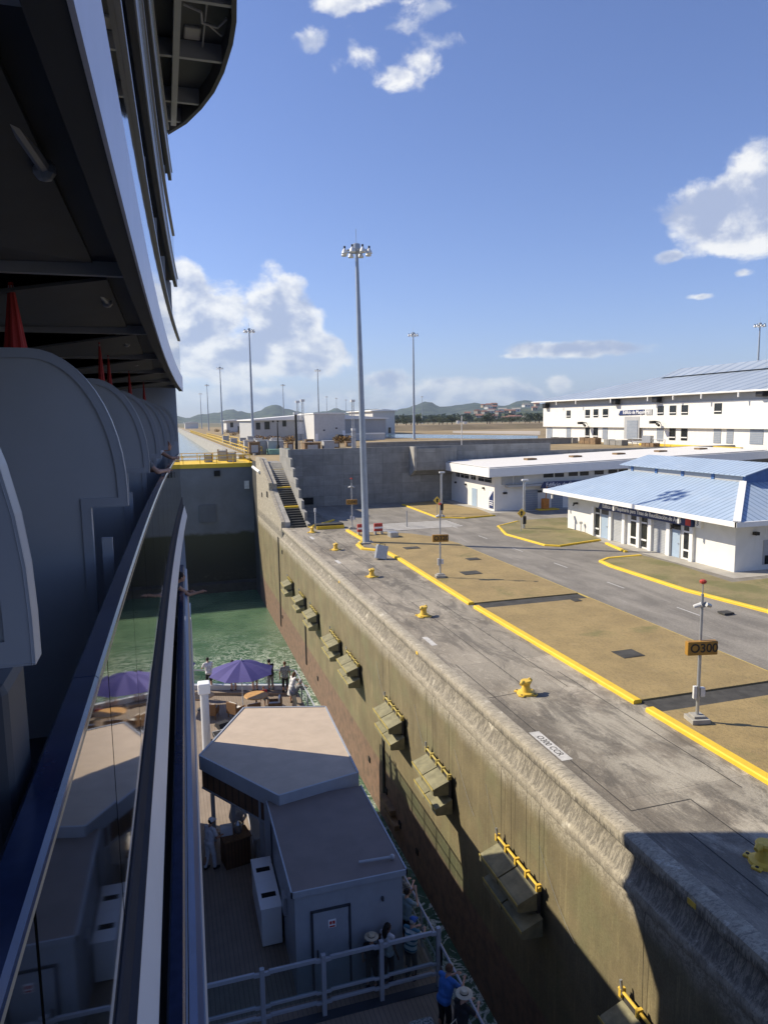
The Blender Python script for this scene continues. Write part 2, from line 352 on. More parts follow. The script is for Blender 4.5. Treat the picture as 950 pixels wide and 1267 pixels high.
def hill_x(B, co, c, p):
    f = B.ramp(B.noise(co, 0.02, 8, 0.75), 0.45, 0.62)
    c = B.mix(f, c, (0.07, 0.095, 0.045))
    f = B.ramp(B.noise(co, 0.006, 5, 0.6), 0.58, 0.66)
    return B.mix(B.m('MULTIPLY', f, 0.4), c, (0.2, 0.18, 0.09))
material('hill_forest', (0.03, 0.05, 0.04), 0.95, var=0.3, scale=0.01, extra=hill_x)
material('earth_bank', (0.22, 0.17, 0.10), 0.95, var=0.18, scale=0.08, extra=dirty(0.6, (0.14, 0.14, 0.06), (1, 1, 1), 0.05))
material('sand_pale', (0.48, 0.42, 0.34), 0.95, var=0.08, scale=0.05)
material('terrace_ground', (0.36, 0.27, 0.14), 0.95, var=0.2, scale=0.12, extra=dirty(0.6, (0.26, 0.22, 0.14), (1, .3, 1), 0.35))
material('plain_ground', (0.20, 0.18, 0.10), 0.95, var=0.25, scale=0.01)
material('village_wall', (0.36, 0.34, 0.31), 0.9)
material('roof_red', (0.30, 0.15, 0.11), 0.8)
material('brown_crate', (0.26, 0.17, 0.09), 0.8, var=0.2, scale=2)

def water_mat(name, deep, shallow, foam_amt, bstr, bsc):
    m = D.materials.new(name); m.use_nodes = True; t = m.node_tree; B = NB(t); p = t.nodes['Principled BSDF']
    co = B.n('ShaderNodeTexCoord').outputs['Object']
    x, y, z = B.xyz(co)
    c = B.mix(B.ramp(B.noise(co, 0.16, 6, 0.6, 0.5), 0.35, 0.65), deep, shallow)
    if foam_amt:
        rid = B.m('ABSOLUTE', B.m('SUBTRACT', B.noise(co, 0.75, 9, 0.68, 1.9), 0.5))
        lines = B.ramp(rid, 0.045, 0.0)
        zone = B.ramp(B.noise(B.v('ADD', co, (3.0, 2.0, 0)), 0.22, 4, 0.6), 0.36, 0.56)
        near = B.ramp(y, 76.0, 50.0)
        fo = B.m('MULTIPLY', B.m('MULTIPLY', lines, zone), near)
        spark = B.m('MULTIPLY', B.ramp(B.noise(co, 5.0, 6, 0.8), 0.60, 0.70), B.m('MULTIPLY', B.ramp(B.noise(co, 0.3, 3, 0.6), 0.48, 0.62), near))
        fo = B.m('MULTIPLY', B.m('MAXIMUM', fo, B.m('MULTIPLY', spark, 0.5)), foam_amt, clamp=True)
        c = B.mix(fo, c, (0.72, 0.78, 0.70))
    B.L(c, p.inputs['Base Color']); p.inputs['Roughness'].default_value = 0.12; p.inputs['IOR'].default_value = 1.33
    bp = B.n('ShaderNodeBump'); bp.inputs['Strength'].default_value = bstr; bp.inputs['Distance'].default_value = 0.12
    hh = B.m('ADD', B.noise(B.v('MULTIPLY', co, (0.8, 1.6, 1)), bsc, 6, 0.6, 0.6), B.m('MULTIPLY', B.noise(co, bsc*5, 4, 0.6), 0.3))
    B.L(hh, bp.inputs['Height']); B.L(bp.outputs[0], p.inputs['Normal'])
    MATS[name] = m
water_mat('canal_water', (0.062, 0.125, 0.075), (0.11, 0.185, 0.115), 1.0, 0.9, 1.3)
water_mat('upper_water', (0.10, 0.17, 0.22), (0.12, 0.20, 0.25), 0, 0.35, 0.6)

# ---------------------------------------------------------------- mesh helpers
class MB:
    def __init__(s): s.b = bmesh.new(); s.mats = []
    def face(s, pts):
        try: return s.b.faces.new([s.b.verts.new(Vector(p)) for p in pts])
        except ValueError: return None
    def mesh(s, vs, fs):
        v = [s.b.verts.new(Vector(p)) for p in vs]
        for f in fs:
            try: s.b.faces.new([v[i] for i in f])
            except ValueError: pass
        return s
    def box(s, lo, hi, M=None, bev=0):
        x0, y0, z0 = lo; x1, y1, z1 = hi
        vs = [Vector(p) for p in ((x0, y0, z0), (x1, y0, z0), (x1, y1, z0), (x0, y1, z0), (x0, y0, z1), (x1, y0, z1), (x1, y1, z1), (x0, y1, z1))]
        if M: vs = [M @ v for v in vs]
        fs = [(0, 3, 2, 1), (4, 5, 6, 7), (0, 1, 5, 4), (1, 2, 6, 5), (2, 3, 7, 6), (3, 0, 4, 7)]
        if bev:
            t = bmesh.new(); tv = [t.verts.new(v) for v in vs]
            for f in fs: t.faces.new([tv[i] for i in f])
            bmesh.ops.bevel(t, geom=list(t.edges), offset=bev, segments=2, affect='EDGES', profile=0.5)
            t.verts.ensure_lookup_table(); t.verts.index_update()
            return s.mesh([v.co.copy() for v in t.verts], [[v.index for v in f.verts] for f in t.faces])
        return s.mesh(vs, fs)
    def tube(s, pts, r, n=8, caps=True):
        pts = [Vector(p) for p in pts]; rs = r if isinstance(r, (list, tuple)) else [r]*len(pts)
        rings = []; u = None
        for i, p in enumerate(pts):
            if i == 0: t = pts[1]-p
            elif i == len(pts)-1: t = p-pts[i-1]
            else: t = (pts[i+1]-p).normalized()+(p-pts[i-1]).normalized()
            t.normalize()
            if u is None: u = t.orthogonal().normalized()
            u = (u - t*u.dot(t)); u = u.normalized() if u.length > 1e-6 else t.orthogonal().normalized()
            w = t.cross(u)
            rings.append([s.b.verts.new(p + (u*math.cos(2*math.pi*k/n)+w*math.sin(2*math.pi*k/n))*rs[i]) for k in range(n)])
        for a, c in zip(rings, rings[1:]):
            for k in range(n): s.b.faces.new((a[k], a[(k+1) % n], c[(k+1) % n], c[k]))
        if caps: s.b.faces.new(list(reversed(rings[0]))); s.b.faces.new(rings[-1])
        return s
    def lathe(s, prof, c=(0, 0, 0), n=16, M=None):
        c = Vector(c); rings = []
        for (r, z) in prof:
            ring = []
            for k in range(n):
                p = Vector((r*math.cos(2*math.pi*k/n), r*math.sin(2*math.pi*k/n), z))
                if M: p = M @ p
                ring.append(s.b.verts.new(c+p))
            rings.append(ring)
        for a, q in zip(rings, rings[1:]):
            for k in range(n): s.b.faces.new((a[k], a[(k+1) % n], q[(k+1) % n], q[k]))
        if prof[0][0] > 1e-4: s.b.faces.new(list(reversed(rings[0])))
        if prof[-1][0] > 1e-4: s.b.faces.new(rings[-1])
        return s
    def ball(s, c, r, seg=12, M=None):
        rx, ry, rz = r if isinstance(r, (tuple, list)) else (r, r, r); c = Vector(c)
        prof = [(max(1e-4, math.sin(math.pi*i/(seg//2))), -math.cos(math.pi*i/(seg//2))) for i in range(seg//2+1)]
        S = Matrix.Diagonal((rx, ry, rz)).to_4x4()
        return s.lathe(prof, c, seg, (M @ S) if M else S)
    def prism(s, poly, vec):          # poly: 3D ring, extruded along vec
        v = Vector(vec); a = [s.b.verts.new(Vector(p)) for p in poly]; c = [s.b.verts.new(Vector(p)+v) for p in poly]
        n = len(poly); s.b.faces.new(a); s.b.faces.new(list(reversed(c)))
        for k in range(n): s.b.faces.new((a[k], c[k], c[(k+1) % n], a[(k+1) % n]))
        return s
    def sweep(s, prof, path):         # prof (x,z) ring; path [(x,y,z)] offsets -> loft closed profile
        rings = [[s.b.verts.new(Vector((px+x, py, pz+z))) for (x, z) in prof] for (px, py, pz) in path]
        n = len(prof)
        for a, c in zip(rings, rings[1:]):
            for k in range(n): s.b.faces.new((a[k], a[(k+1) % n], c[(k+1) % n], c[k]))
        s.b.faces.new(rings[0]); s.b.faces.new(list(reversed(rings[-1])))
        return s
    def out(s, name, mat, parent=None, smooth=False, base=None, recalc=True):
        if recalc: bmesh.ops.recalc_face_normals(s.b, faces=s.b.faces[:])
        if base is None:
            if parent is not None: base = None
            elif s.b.verts:
                vs = [v.co for v in s.b.verts]
                base = Vector(((min(v.x for v in vs)+max(v.x for v in vs))/2, (min(v.y for v in vs)+max(v.y for v in vs))/2, min(v.z for v in vs)))
        me = D.meshes.new(name)
        o = D.objects.new(name, me); COL.objects.link(o)
        if base is not None and KEEPBASE[0]:
            base = Vector(base); bmesh.ops.translate(s.b, verts=s.b.verts[:], vec=-base); o.location = base
        s.b.to_mesh(me); s.b.free()
        me.materials.append(MATS[mat] if isinstance(mat, str) else mat)
        if smooth:
            for p in me.polygons: p.use_smooth = True
            try: me.set_sharp_from_angle(angle=R(38))
            except Exception: pass
        if parent is not None: o.parent = parent
        return o
KEEPBASE = [False]
def empty(name, loc=(0, 0, 0), rz=0.0):
    o = D.objects.new(name, None); COL.objects.link(o); o.location = loc; o.rotation_euler = (0, 0, rz); o.empty_display_size = 0.2
    return o
def tag(o, label, cat, group=None, kind=None):
    o['label'] = label; o['category'] = cat
    if group: o['group'] = group
    if kind: o['kind'] = kind
    return o
def struct(o): o['kind'] = 'structure'; return o
def stuff(o, label, cat): o['kind'] = 'stuff'; o['label'] = label; o['category'] = cat; return o
def copy_tree(o, parent=None):
    c = o.copy(); COL.objects.link(c)
    if parent is not None: c.parent = parent
    for ch in [x for x in D.objects if x.parent == o]: copy_tree(ch, c)
    return c
def text_mesh(txt, size, mat, M, parent=None, name='lettering', depth=0.01, align='LEFT', shear=0, bold=0.0):
    cu = D.curves.new(name, 'FONT'); cu.body = txt; cu.size = size; cu.extrude = depth; cu.align_x = align; cu.align_y = 'CENTER'; cu.shear = shear; cu.offset = bold
    t = D.objects.new('tmp_text', cu); COL.objects.link(t)
    bpy.context.view_layer.update()
    me = D.meshes.new_from_object(t.evaluated_get(bpy.context.evaluated_depsgraph_get()))
    D.objects.remove(t); D.curves.remove(cu)
    me.transform(M); me.materials.clear(); me.materials.append(MATS[mat])
    o = D.objects.new(name, me); COL.objects.link(o)
    if parent is not None: o.parent = parent
    return o
def frame_m(o, xdir, zup=(0, 0, 1)):      # text plane: local x -> xdir, local y -> up
    x = Vector(xdir).normalized(); y = Vector(zup); z = x.cross(y).normalized()
    return Matrix(((x.x, y.x, z.x, o[0]), (x.y, y.y, z.y, o[1]), (x.z, y.z, z.z, o[2]), (0, 0, 0, 1)))
exec_parts = []

# ================================================================ setting
def sheet(name, rings, mat, z=None, thick=0):
    m = MB()
    for ring in rings: m.face([(p[0], p[1], p[2] if len(p) > 2 else z) for p in ring])
    bmesh.ops.recalc_face_normals(m.b, faces=m.b.faces[:])
    for f in m.b.faces:
        if f.normal.z < 0: f.normal_flip()
    return struct(m.out(name, mat, recalc=False))
def PX(z, *pts): return [tuple(U(x, y, z))[:2] for x, y in pts]
def rect(x0, y0, x1, y1): return [(x0, y0), (x1, y0), (x1, y1), (x0, y1)]
T = 5.3
sheet('quay', [rect(10.5, -80, 15.32, 81.05), ], 'quay_concrete', 0.0)
sheet('road', [rect(15.32, -80, 160, 81.05)], 'road', 0.0)
sheet('terrace', [rect(10.05, 84, 12.5, 100), rect(12.5, 81.3, 76, 100), rect(10.05, 100, 420, 620), rect(76, 84.2, 420, 100)], 'terrace_ground', T)
sheet('ground', [rect(-9000, 620, 9000, 12000), rect(420, 84, 9000, 620), rect(-9000, -4000, -45.4, 620), rect(160, -4000, 9000, 84), rect(-45.4, -4000, 160, -80)], 'plain_ground', 5.2)
sheet('lower_water', [rect(-45, -80, 10.3, 91)], 'canal_water', -11)
sheet('upper_water', [rect(-45, 98, 9.7, 620)], 'upper_water', 3.2)
sheet('basin_water', [PX(T+.02, (472, 541.5), (665, 543.5), (665, 539), (475, 537))], 'upper_water', T+.02)
sheet('embankment', [PX(T+.03, (560, 535.5), (668, 538), (668, 533.2), (560, 533.2))], 'sand_pale', T+.03)
# grass plots on the quay
def plot(name, ring, mat, z, th=None):
    m = MB(); pts = [Vector((p[0], p[1], 0.0)) for p in ring]
    m.prism([(p.x, p.y, z) for p in pts], (0, 0, -z-0.02))
    return struct(m.out(name, mat))
GZ = 0.09
plot('grass_strip', [(15.5, -40), (21.9, -40), (21.9, 19.2), (15.5, 19.2)], 'dry_grass', GZ)
plot('grass_strip', [(15.5, 20.3), (21.9, 20.3), (21.9, 33.3), (15.5, 33.3)], 'dry_grass', GZ)
plot('grass_strip', [(15.5, 34.45), (21.9, 34.45), (21.9, 52.5), (21.3, 55.5), (20.1, 57.8), (18.2, 59.4), (16.0, 60.3), (15.5, 60.0)], 'dry_grass', GZ)
islandA = PX(0, (614, 653), (640, 645), (700, 641), (706, 652), (742, 668), (692, 675.5), (674, 674.5), (626, 661))
plot('grass_island', islandA, 'green_grass', GZ)
islandC = PX(0, (744, 695.5), (752, 692), (792, 688), (838, 700), (905, 722), (960, 716), (1050, 745), (1050, 790), (950, 756.5), (848, 730), (756, 700.5))
plot('grass_island', islandC, 'green_grass', GZ)
islandD = PX(0, (498, 624.5), (530, 621), (590, 630), (610, 638), (572, 641), (541, 640))
plot('grass_island', islandD, 'dry_grass', GZ)
sheet('pavement', [rect(32.9, 34.6, 34.2, 57.5), rect(34.2, 34.6, 60, 36.0), rect(32.2, 67.6, 33.4, 81), rect(33.4, 67.6, 62, 69)], 'pavement', 0.012)
sheet('drain_channel', [rect(15.5, 19.2, 21.9, 20.3), rect(15.5, 33.3, 21.9, 34.45)], 'drain_dark', 0.03)

def kerb(name, path, w, h, mat, label):
    m = MB(); pts = [Vector((p[0], p[1], 0)) for p in path]; L, Rr = [], []
    for i, p in enumerate(pts):
        a = (pts[i]-pts[i-1]).normalized() if i else (pts[1]-pts[0]).normalized()
        c = (pts[i+1]-pts[i]).normalized() if i < len(pts)-1 else a
        t = (a+c).normalized(); nrm = Vector((-t.y, t.x, 0))
        L.append(p+nrm*w/2); Rr.append(p-nrm*w/2)
    rings = []
    for a, c in zip(L, Rr):
        rings.append([m.b.verts.new(v) for v in (Vector((a.x, a.y, -.02)), Vector((a.x, a.y, h*.75)), a.lerp(c, .12)+Vector((0, 0, h)), a.lerp(c, .88)+Vector((0, 0, h)), Vector((c.x, c.y, h*.75)), Vector((c.x, c.y, -.02)))])
    for r0, r1 in zip(rings, rings[1:]):
        for k in range(6): m.b.faces.new((r0[k], r0[(k+1) % 6], r1[(k+1) % 6], r1[k]))
    m.b.faces.new(rings[0]); m.b.faces.new(list(reversed(rings[-1])))
    o = m.out(name, mat); tag(o, label, 'kerb'); return o
kerb('yellow_kerb', [(15.32, -40), (15.32, 19.55)], .34, .15, 'yellow_paint', 'near stretch of yellow kerb starting beside the O300 pole base')
kerb('yellow_kerb', [(15.32, 20.2), (15.32, 33.75)], .34, .15, 'yellow_paint', 'yellow kerb between the two dark drains of the dry grass strip')
kerb('yellow_kerb', [(15.32, 34.4)] + PX(0, (495, 693), (480, 685), (470, 682), (449, 680), (443, 675), (450, 669), (430, 657)), .34, .15, 'yellow_paint', 'yellow kerb bending round the foot of the tallest light mast')
kerb('yellow_kerb', PX(0, (640, 646), (616, 652), (626, 662), (674, 675.5), (692, 676.5), (742, 669)), .2, .13, 'yellow_paint', 'yellow kerb around the grass island beside the control building')
kerb('yellow_kerb', PX(0, (750, 673), (755, 675.5), (774, 683.5)), .25, .13, 'yellow_paint', 'short yellow kerb piece in front of the roller doors')
kerb('yellow_kerb', PX(0, (792, 688.5), (752, 692), (743, 695.5), (756, 701.5), (848, 731.5), (950, 758), (1050, 792)), .3, .14, 'yellow_paint', 'long yellow kerb in front of the blue roofed machinery building')
kerb('yellow_kerb', PX(0, (498, 625), (512, 630), (541, 641), (575, 641.8), (612, 638.5)), .2, .13, 'yellow_paint', 'yellow kerb under the high concrete wall and its corner building')
kerb('yellow_kerb', PX(0, (382, 653), (398, 649), (413, 644)), .2, .14, 'yellow_paint', 'yellow kerb piece at the foot of the dark stairs')
# painted lines
m = MB()
def strip(m, pts, w, z):
    pts = [Vector((p[0], p[1], z)) for p in pts]
    for a, c in zip(pts, pts[1:]):
        t = (c-a).normalized(); nrm = Vector((-t.y, t.x, 0))*w/2
        m.face([a+nrm, a-nrm, c-nrm, c+nrm])
def marks(name, lst, w, mat, z=0.006):
    m = MB()
    for l in lst: strip(m, l, w, z)
    for f in m.b.faces:
        f.normal_update()
        if f.normal.z < 0: f.normal_flip()
    return struct(m.out(name, mat, recalc=False))
marks('road_edge_line', [[(22.05, -40), (22.05, 52.5), (21.45, 55.7), (20.2, 58.0), (18.3, 59.6), (16.0, 60.5)]], .16, 'line_yellow')
marks('lane_marking', [[(25.2, 10+k*6.2), (25.2, 11.7+k*6.2)] for k in range(9)] + [PX(0, (500, 625), (514, 631))], .09, 'line_white')
marks('zebra_crossing', [[(16.6+.3*k, 60.9+k*.72), (26.2, 60.9+k*.72)] for k in range(6)], .34, 'line_white')
marks('quay_mark', [[(10.98, 29.9), (10.98, 28.6)], [(11.6, 60.0), (11.6, 58.6)], [(11.3, 49.0), (11.3, 47.8)]], .26, 'line_white')
marks('slab_joint', [[(10.88, 26), (10.88, 14.45)], [(10.88, 14.45), (12.68, 14.45)], [(12.68, 14.45), (12.62, 3)], [(10.6, 22.35), (12.4, 22.5)], [(12.4, 22.5), (12.5, 36)], [(12.5, 36), (13.8, 36.2)],
                     [(11.6, 13.2), (11.5, 8)], [(13.9, 22.4), (13.9, 36)], [(11.3, 36), (11.4, 60)], [(10.6, 44.0), (15.2, 43.8)], [(13.2, 44), (13.2, 62)], [(10.6, 55), (15.2, 55.1)], [(14.4, 14.5), (14.4, 24)]], .035, 'line_dark', .004)
m = MB()
for x, y, w, h, a in ((18.1, 24.6, 1.0, .9, 0), (20.6, 16.4, 1.3, 1.1, 0), (18.4, 41.4, 1.2, 1.0, 0), (17.8, 51.2, 1.2, .9, 0), (20.9, 33.0, .45, .45, 0), (20.4, 45.5, .9, .8, 0), (26.6, 28.4, .6, .5, 0)):
    m.box((x-w/2, y-h/2, .04), (x+w/2, y+h/2, GZ+.022))
    m.box((x-w*.42, y-h*.42, .05), (x+w*.42, y+h*.42, GZ+.030))
struct(m.out('inspection_cover', 'drain_dark'))
# patch of stencilled digits on the quay edge
o = sheet('quay_number_panel', [rect(10.62, 17.35, 10.98, 19.35)], 'line_white', 0.006)
text_mesh('O300 CCR', .30, 'line_dark', Matrix.Translation((10.79, 18.35, .009)) @ Matrix.Rotation(R(-90), 4, 'Z'), name='quay_number_lettering', depth=.001, align='CENTER')['kind'] = 'structure'

# ---------------------------------------------------------------- lock wall
lw = empty('lock_wall', (0, 0, 0)); tag(lw, 'long olive stained concrete lock chamber wall with pale worn crest', 'wall')
def wobble(x, y, s, a): return a*(noise.noise(Vector((x*s, y*s, 3.1))))
m = MB()
prof = [(10.055, -1.32), (10.055, -14), (11.2, -14), (11.2, -1.32)]
m.sweep(prof, [(0, y, 0) for y in (-80, 84)])
m.out('wall_face', 'lock_wall_face', lw)
prof = [(10.56, .004), (10.46, .012), (10.18, .010), (10.10, -.03), (10.08, -.12), (10.08, -.28), (10.14, -.37), (10.25, -.43), (10.24, -.55), (10.14, -.78), (10.05, -.96), (9.975, -1.01), (9.955, -1.10), (9.965, -1.26), (10.01, -1.34), (10.56, -1.40)]
rings = []; ys = [-10+.10*k for k in range(int(76/.10)+1)]
for y in ys:
    ring = []
    for i, (x, z) in enumerate(prof):
        a = 0 if i in (0, 15) else (.005 if i < 7 else .018)
        ring.append(m_ := None)
        dxx = a*(noise.noise(Vector((i*.9, y*1.1, 0)))+.9*noise.noise(Vector((i*2.1, y*7.7, 5)))); dzz = a*noise.noise(Vector((i*1.3, y*1.7, 9)))
        ring[-1] = Vector((x+dxx, y, z+dzz))
    rings.append(ring)
m = MB(); rv = [[m.b.verts.new(v) for v in r] for r in rings]
for a, c in zip(rv, rv[1:]):
    for k in range(15): m.b.faces.new((a[k], a[k+1], c[k+1], c[k]))
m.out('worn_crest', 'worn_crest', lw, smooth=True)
for (y, z0, z1, w) in ((68.2, -10.1, -1.2, .45), (55.0, -9.6, -5.4, .35), (33.6, -9.9, -5.6, .3)):
    MB().box((9.99, y-w/2, z0), (10.2, y+w/2, z1)).out('joint_slot', 'slot_black', lw)
for (y, z, s) in ((67.2, -8.9, .3), (50.5, -9.2, .3), (36.4, -8.9, .3), (33.2, -9.1, .3), (31.0, -9.7, .3), (66, -2.3, .35), (28.5, -9.6, .25)):
    MB().box((10.0, y-s/2, z-s/2), (10.2, y+s/2, z+s/2)).out('drain_hole', 'slot_black', lw)
for (y, z) in ((32.6, -9.5), (31.9, -9.9)):
    MB().box((9.75, y-.9, z-.14), (10.1, y+.9, z+.14), bev=.03).out('timber_baulk', 'brown_crate', lw)
for y in (28.4, 43.0, 11.3):
    MB().box((10.06, y-.12, -.24), (10.09, y+.12, -.12)).out('kerb_plate', 'bollard_yellow', lw)
m = MB()
for y, z1 in ((33.2, -4.2), (32.1, -4.2), (26.9, -3.9), (26.2, -4), (19.9, -3.9), (19.2, -4), (18.2, -4.2), (17.4, -4.3), (24.4, -4.4), (12.6, -4)):
    m.tube([(10.02, y, -1.0), (9.93, y, -1.5), (9.98, y+.02, z1)], .006, 5)
m.out('hanging_cable', 'line_dark', lw)
m = MB()
for y0, y1 in ((34.6, 33.0), (28.6, 27.2), (21.2, 20.0), (24.0, 22.2), (17.5, 15.5)):
    m.tube([(10.0, y0+(y1-y0)*t, -2.6-1.7*t+(.5 if y0 > 20 else .9)*t*(1-t)*-1) for t in [k/8 for k in range(9)]], .007, 5)
m.out('mooring_wire', 'galvanised', lw)

# fenders
def make_fender(n_units, L, bar='rubber_edge'):
    r = empty('wall_fender')
    MB().box((-.10, -L/2, -.75), (0, L/2, .78), bev=.02).out('back_frame', 'line_dark', r)
    u = L/n_units
    for row, (z, sh) in enumerate(((.28, 0), (-.42, -.10*L))):
        for k in range(n_units):
            y0 = -L/2+k*u+.03+sh; y1 = y0+u-.06
            p = [(-.06, z+.36), (-.62, z+.10), (-.68, z+.04), (-.68, z-.16), (-.62, z-.22), (-.06, z-.26)]
            m = MB(); m.prism([(x, y0, zz) for x, zz in p], (0, y1-y0, 0)); o = m.out('rubber_block', 'rubber', r)
            m = MB(); m.box((-.70, y0-.01, z+.02), (-.685, y1+.01, z+.10)); m.out('wear_strip', 'rubber_edge', o)
    m = MB(); m.tube([(-.10, -L/2-.1, .86), (-.10, L/2+.1, .86)], .038, 8)
    for k in range(5): m.box((-.16, -L/2+L*k/4-.04, .70), (-.02, -L/2+L*k/4+.04, .93))
    m.out('top_bar', bar, r)
    m = MB(); m.tube([(-.12, L/2-.05, .8), (-.12, L/2+.02, 1.15)], .035, 6); m.out('lifting_lug', 'galvanised', r)
    return r
labs = ['smallest and farthest fender on the lock wall, nearest the gate', 'second small fender counting from the gate end of the lock wall', 'third fender from the gate, above the dark vertical slot',
        'fourth fender from the gate on the olive wall, in full sun', 'fifth fender from the gate, with a wire trailing toward the ship', 'fender with bright yellow edges beside the tan pavilion roof',
        'two unit fender directly left of the big black shadow', 'large fender half inside the black shadow with yellow top bar', 'fender cut off at the bottom edge of the picture, in shadow']
fy = [(61.0, 2.0), (55.3, 1.8), (50.5, 2.2), (43.7, 2.4), (39.1, 2.6), (31.2, 2.6), (25.4, 2.5), (18.6, 2.7), (11.9, 2.6)]
protoA = make_fender(2, 2.45); protoB = make_fender(2, 2.45, 'bollard_yellow'); usedB = False
for i, (y, L) in enumerate(fy):
    if i in (7, 8): o = copy_tree(protoB) if usedB else protoB; usedB = True
    else: o = protoA if i == 0 else copy_tree(protoA)
    o.location = (9.95, y, -4.55); o.scale = (1.12, L/2.45, .85 if i < 5 else .95)
    tag(o, labs[i], 'fender', 'rubber fenders bolted to the lock wall')

# ---------------------------------------------------------------- stairs, high wall
st = empty('quay_stairs'); tag(st, 'concrete stairs with dark treads and yellow landings climbing to the terrace', 'stairs')
m = MB(); m.prism([(10.06, y, z) for y, z in ((65.8, -1.2), (84, -1.2), (84, 5.29), (80, 5.29), (65.8, -.1))], (2.35, 0, 0)); m.out('stair_body', 'formed_concrete', st)
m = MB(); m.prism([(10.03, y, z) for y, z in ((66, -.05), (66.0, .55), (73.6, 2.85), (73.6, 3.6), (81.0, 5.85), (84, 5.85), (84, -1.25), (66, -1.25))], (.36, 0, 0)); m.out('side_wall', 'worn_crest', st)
m = MB(); m.prism([(10.39, y, z) for y, z in ((66, 0), (66.0, .5), (73.4, 2.75), (73.4, 0))], (.5, 0, 0)); m.prism([(10.39, y, z) for y, z in ((73.8, .5), (73.8, 3.5), (81.0, 5.75), (84, 5.75), (84, .5))], (.5, 0, 0)); m.out('parapet', 'pale_concrete', st)
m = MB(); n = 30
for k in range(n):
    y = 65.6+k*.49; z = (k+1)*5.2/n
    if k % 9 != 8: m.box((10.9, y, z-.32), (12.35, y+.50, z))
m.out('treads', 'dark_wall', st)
for k in (8, 17, 26, 29):
    MB().box((10.9, 65.6+k*.49, (k+1)*5.2/n-.3), (12.35, 65.6+k*.49+.62, (k+1)*5.2/n+.01)).out('landing_edge', 'yellow_paint', st)
m = MB(); pts = [(65.2, 0), (65.2, .35)]
for k in range(7): pts += [(65.2+(k+1)*1.42, .35+k*.94+.12), (65.2+(k+1)*1.42, .35+(k+1)*.94)]
pts += [(81, 6.93), (81, 0)]
m.prism([(12.38, y, z) for y, z in pts], (.26, 0, 0)); m.out('stepped_wall', 'formed_concrete', st)
m = MB(); m.tube([(9.7, 84.2, 4.65), (9.95, 80.2, 4.3)], .17, 10); m.out('waste_pipe', 'white_trim', st)
m = MB(); m.box((9.98, 74.5, 2.0), (10.04, 75.4, 2.6)); m.box((9.98, 79, 1.6), (10.04, 79.5, 2.1)); m.out('wall_hole', 'slot_black', st)

hw = empty('high_concrete_wall'); tag(hw, 'high grey formed concrete retaining wall behind the quay road', 'wall')
MB().box((12.66, 81.0, -.1), (47, 81.28, 6.7)).out('wall_panel', 'formed_concrete', hw)
MB().box((47, 81.0, -.1), (76, 81.28, 5.75)).out('wall_panel', 'formed_concrete', hw)
MB().box((76, 78.4, -.1), (130, 84, 5.3)).out('side_wall_panel', 'formed_concrete', hw)
m = MB(); m.prism([(28.3, 79.6, 3.9), (28.3, 81, 3.2), (28.3, 81, 6.4), (28.3, 79.6, 6.5)], (5.2, 0, 0)); m.out('cantilever_box', 'formed_concrete', hw)
m = MB(); m.prism([(28.0, 79.4, 3.9), (28.0, 81, 3.1), (28.0, 81, 6.7), (28.0, 79.4, 6.7)], (.3, 0, 0)); m.out('end_fin', 'pale_concrete', hw)
m = MB(); m.box((11.9+3, 80.8, .3), (11.9+4.2, 81.0, 1.1)); m.out('low_opening', 'slot_black', hw)
m = MB(); m.prism([(62.0, 81.0, 0), (76.2, 78.2, 0), (76.2, 81.0, 0)], (0, 0, 5.2)); m.out('buttress', 'pale_concrete', hw)

bw = empty('basin_wall'); tag(bw, 'long low concrete parapet in front of the water basin', 'wall')
MB().box((30.5, 110, T-.1), (68, 110.5, 6.25)).out('parapet', 'formed_concrete', bw)
MB().box((30.4, 109.9, 6.25), (68.1, 110.6, 6.35)).out('coping', 'pale_concrete', bw)

# ---------------------------------------------------------------- gate
g = empty('lock_gate'); tag(g, 'steel lock gate with yellow walkway across the canal chamber', 'lock gate')
MB().box((-45, 90, -14), (10.45, 98, 4.35)).out('gate_leaf', 'gate_wet_steel', g)
MB().box((-45, 89.85, 4.35), (10.45, 98.2, 4.85)).out('walkway', 'yellow_paint', g)
MB().box((-45, 88.2, -14), (10.4, 90, -9.95)).out('sill', 'dark_wall', g)
m = MB()
for x in (4.6, -4, -12): m.box((x-1, 89.8, -2.4), (x+1, 89.97, -.2))
m.out('access_panel', 'gate_steel', g)
m = MB()
for yy in (90.1, 97.6):
    for z in (5.35, 5.85): m.tube([(-20, yy, z), (10.2, yy, z)], .045, 5)
    for k in range(16): m.tube([(-20+2*k, yy, 4.85), (-20+2*k, yy, 5.9)], .05, 5)
m.out('guard_rail', 'yellow_paint', g)
MB().box((5.6, 89.7, 3.3), (6.3, 89.86, 4.0)).out('draught_mark', 'slot_black', g)
MB().box((9.2, 89.7, 1.6), (9.8, 89.86, 2.6)).out('marker_plate', 'lamp_white', g)
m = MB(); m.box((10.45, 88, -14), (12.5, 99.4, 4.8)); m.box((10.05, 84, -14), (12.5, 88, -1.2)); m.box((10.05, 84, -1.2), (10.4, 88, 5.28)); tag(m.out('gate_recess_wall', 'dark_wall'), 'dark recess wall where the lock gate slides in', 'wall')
m = MB(); m.box((-45.4, -80, -14), (-45, 620, 5.25)); tag(m.out('far_lock_wall', 'lock_wall_face'), 'opposite lock chamber wall hidden beyond the ship', 'wall')

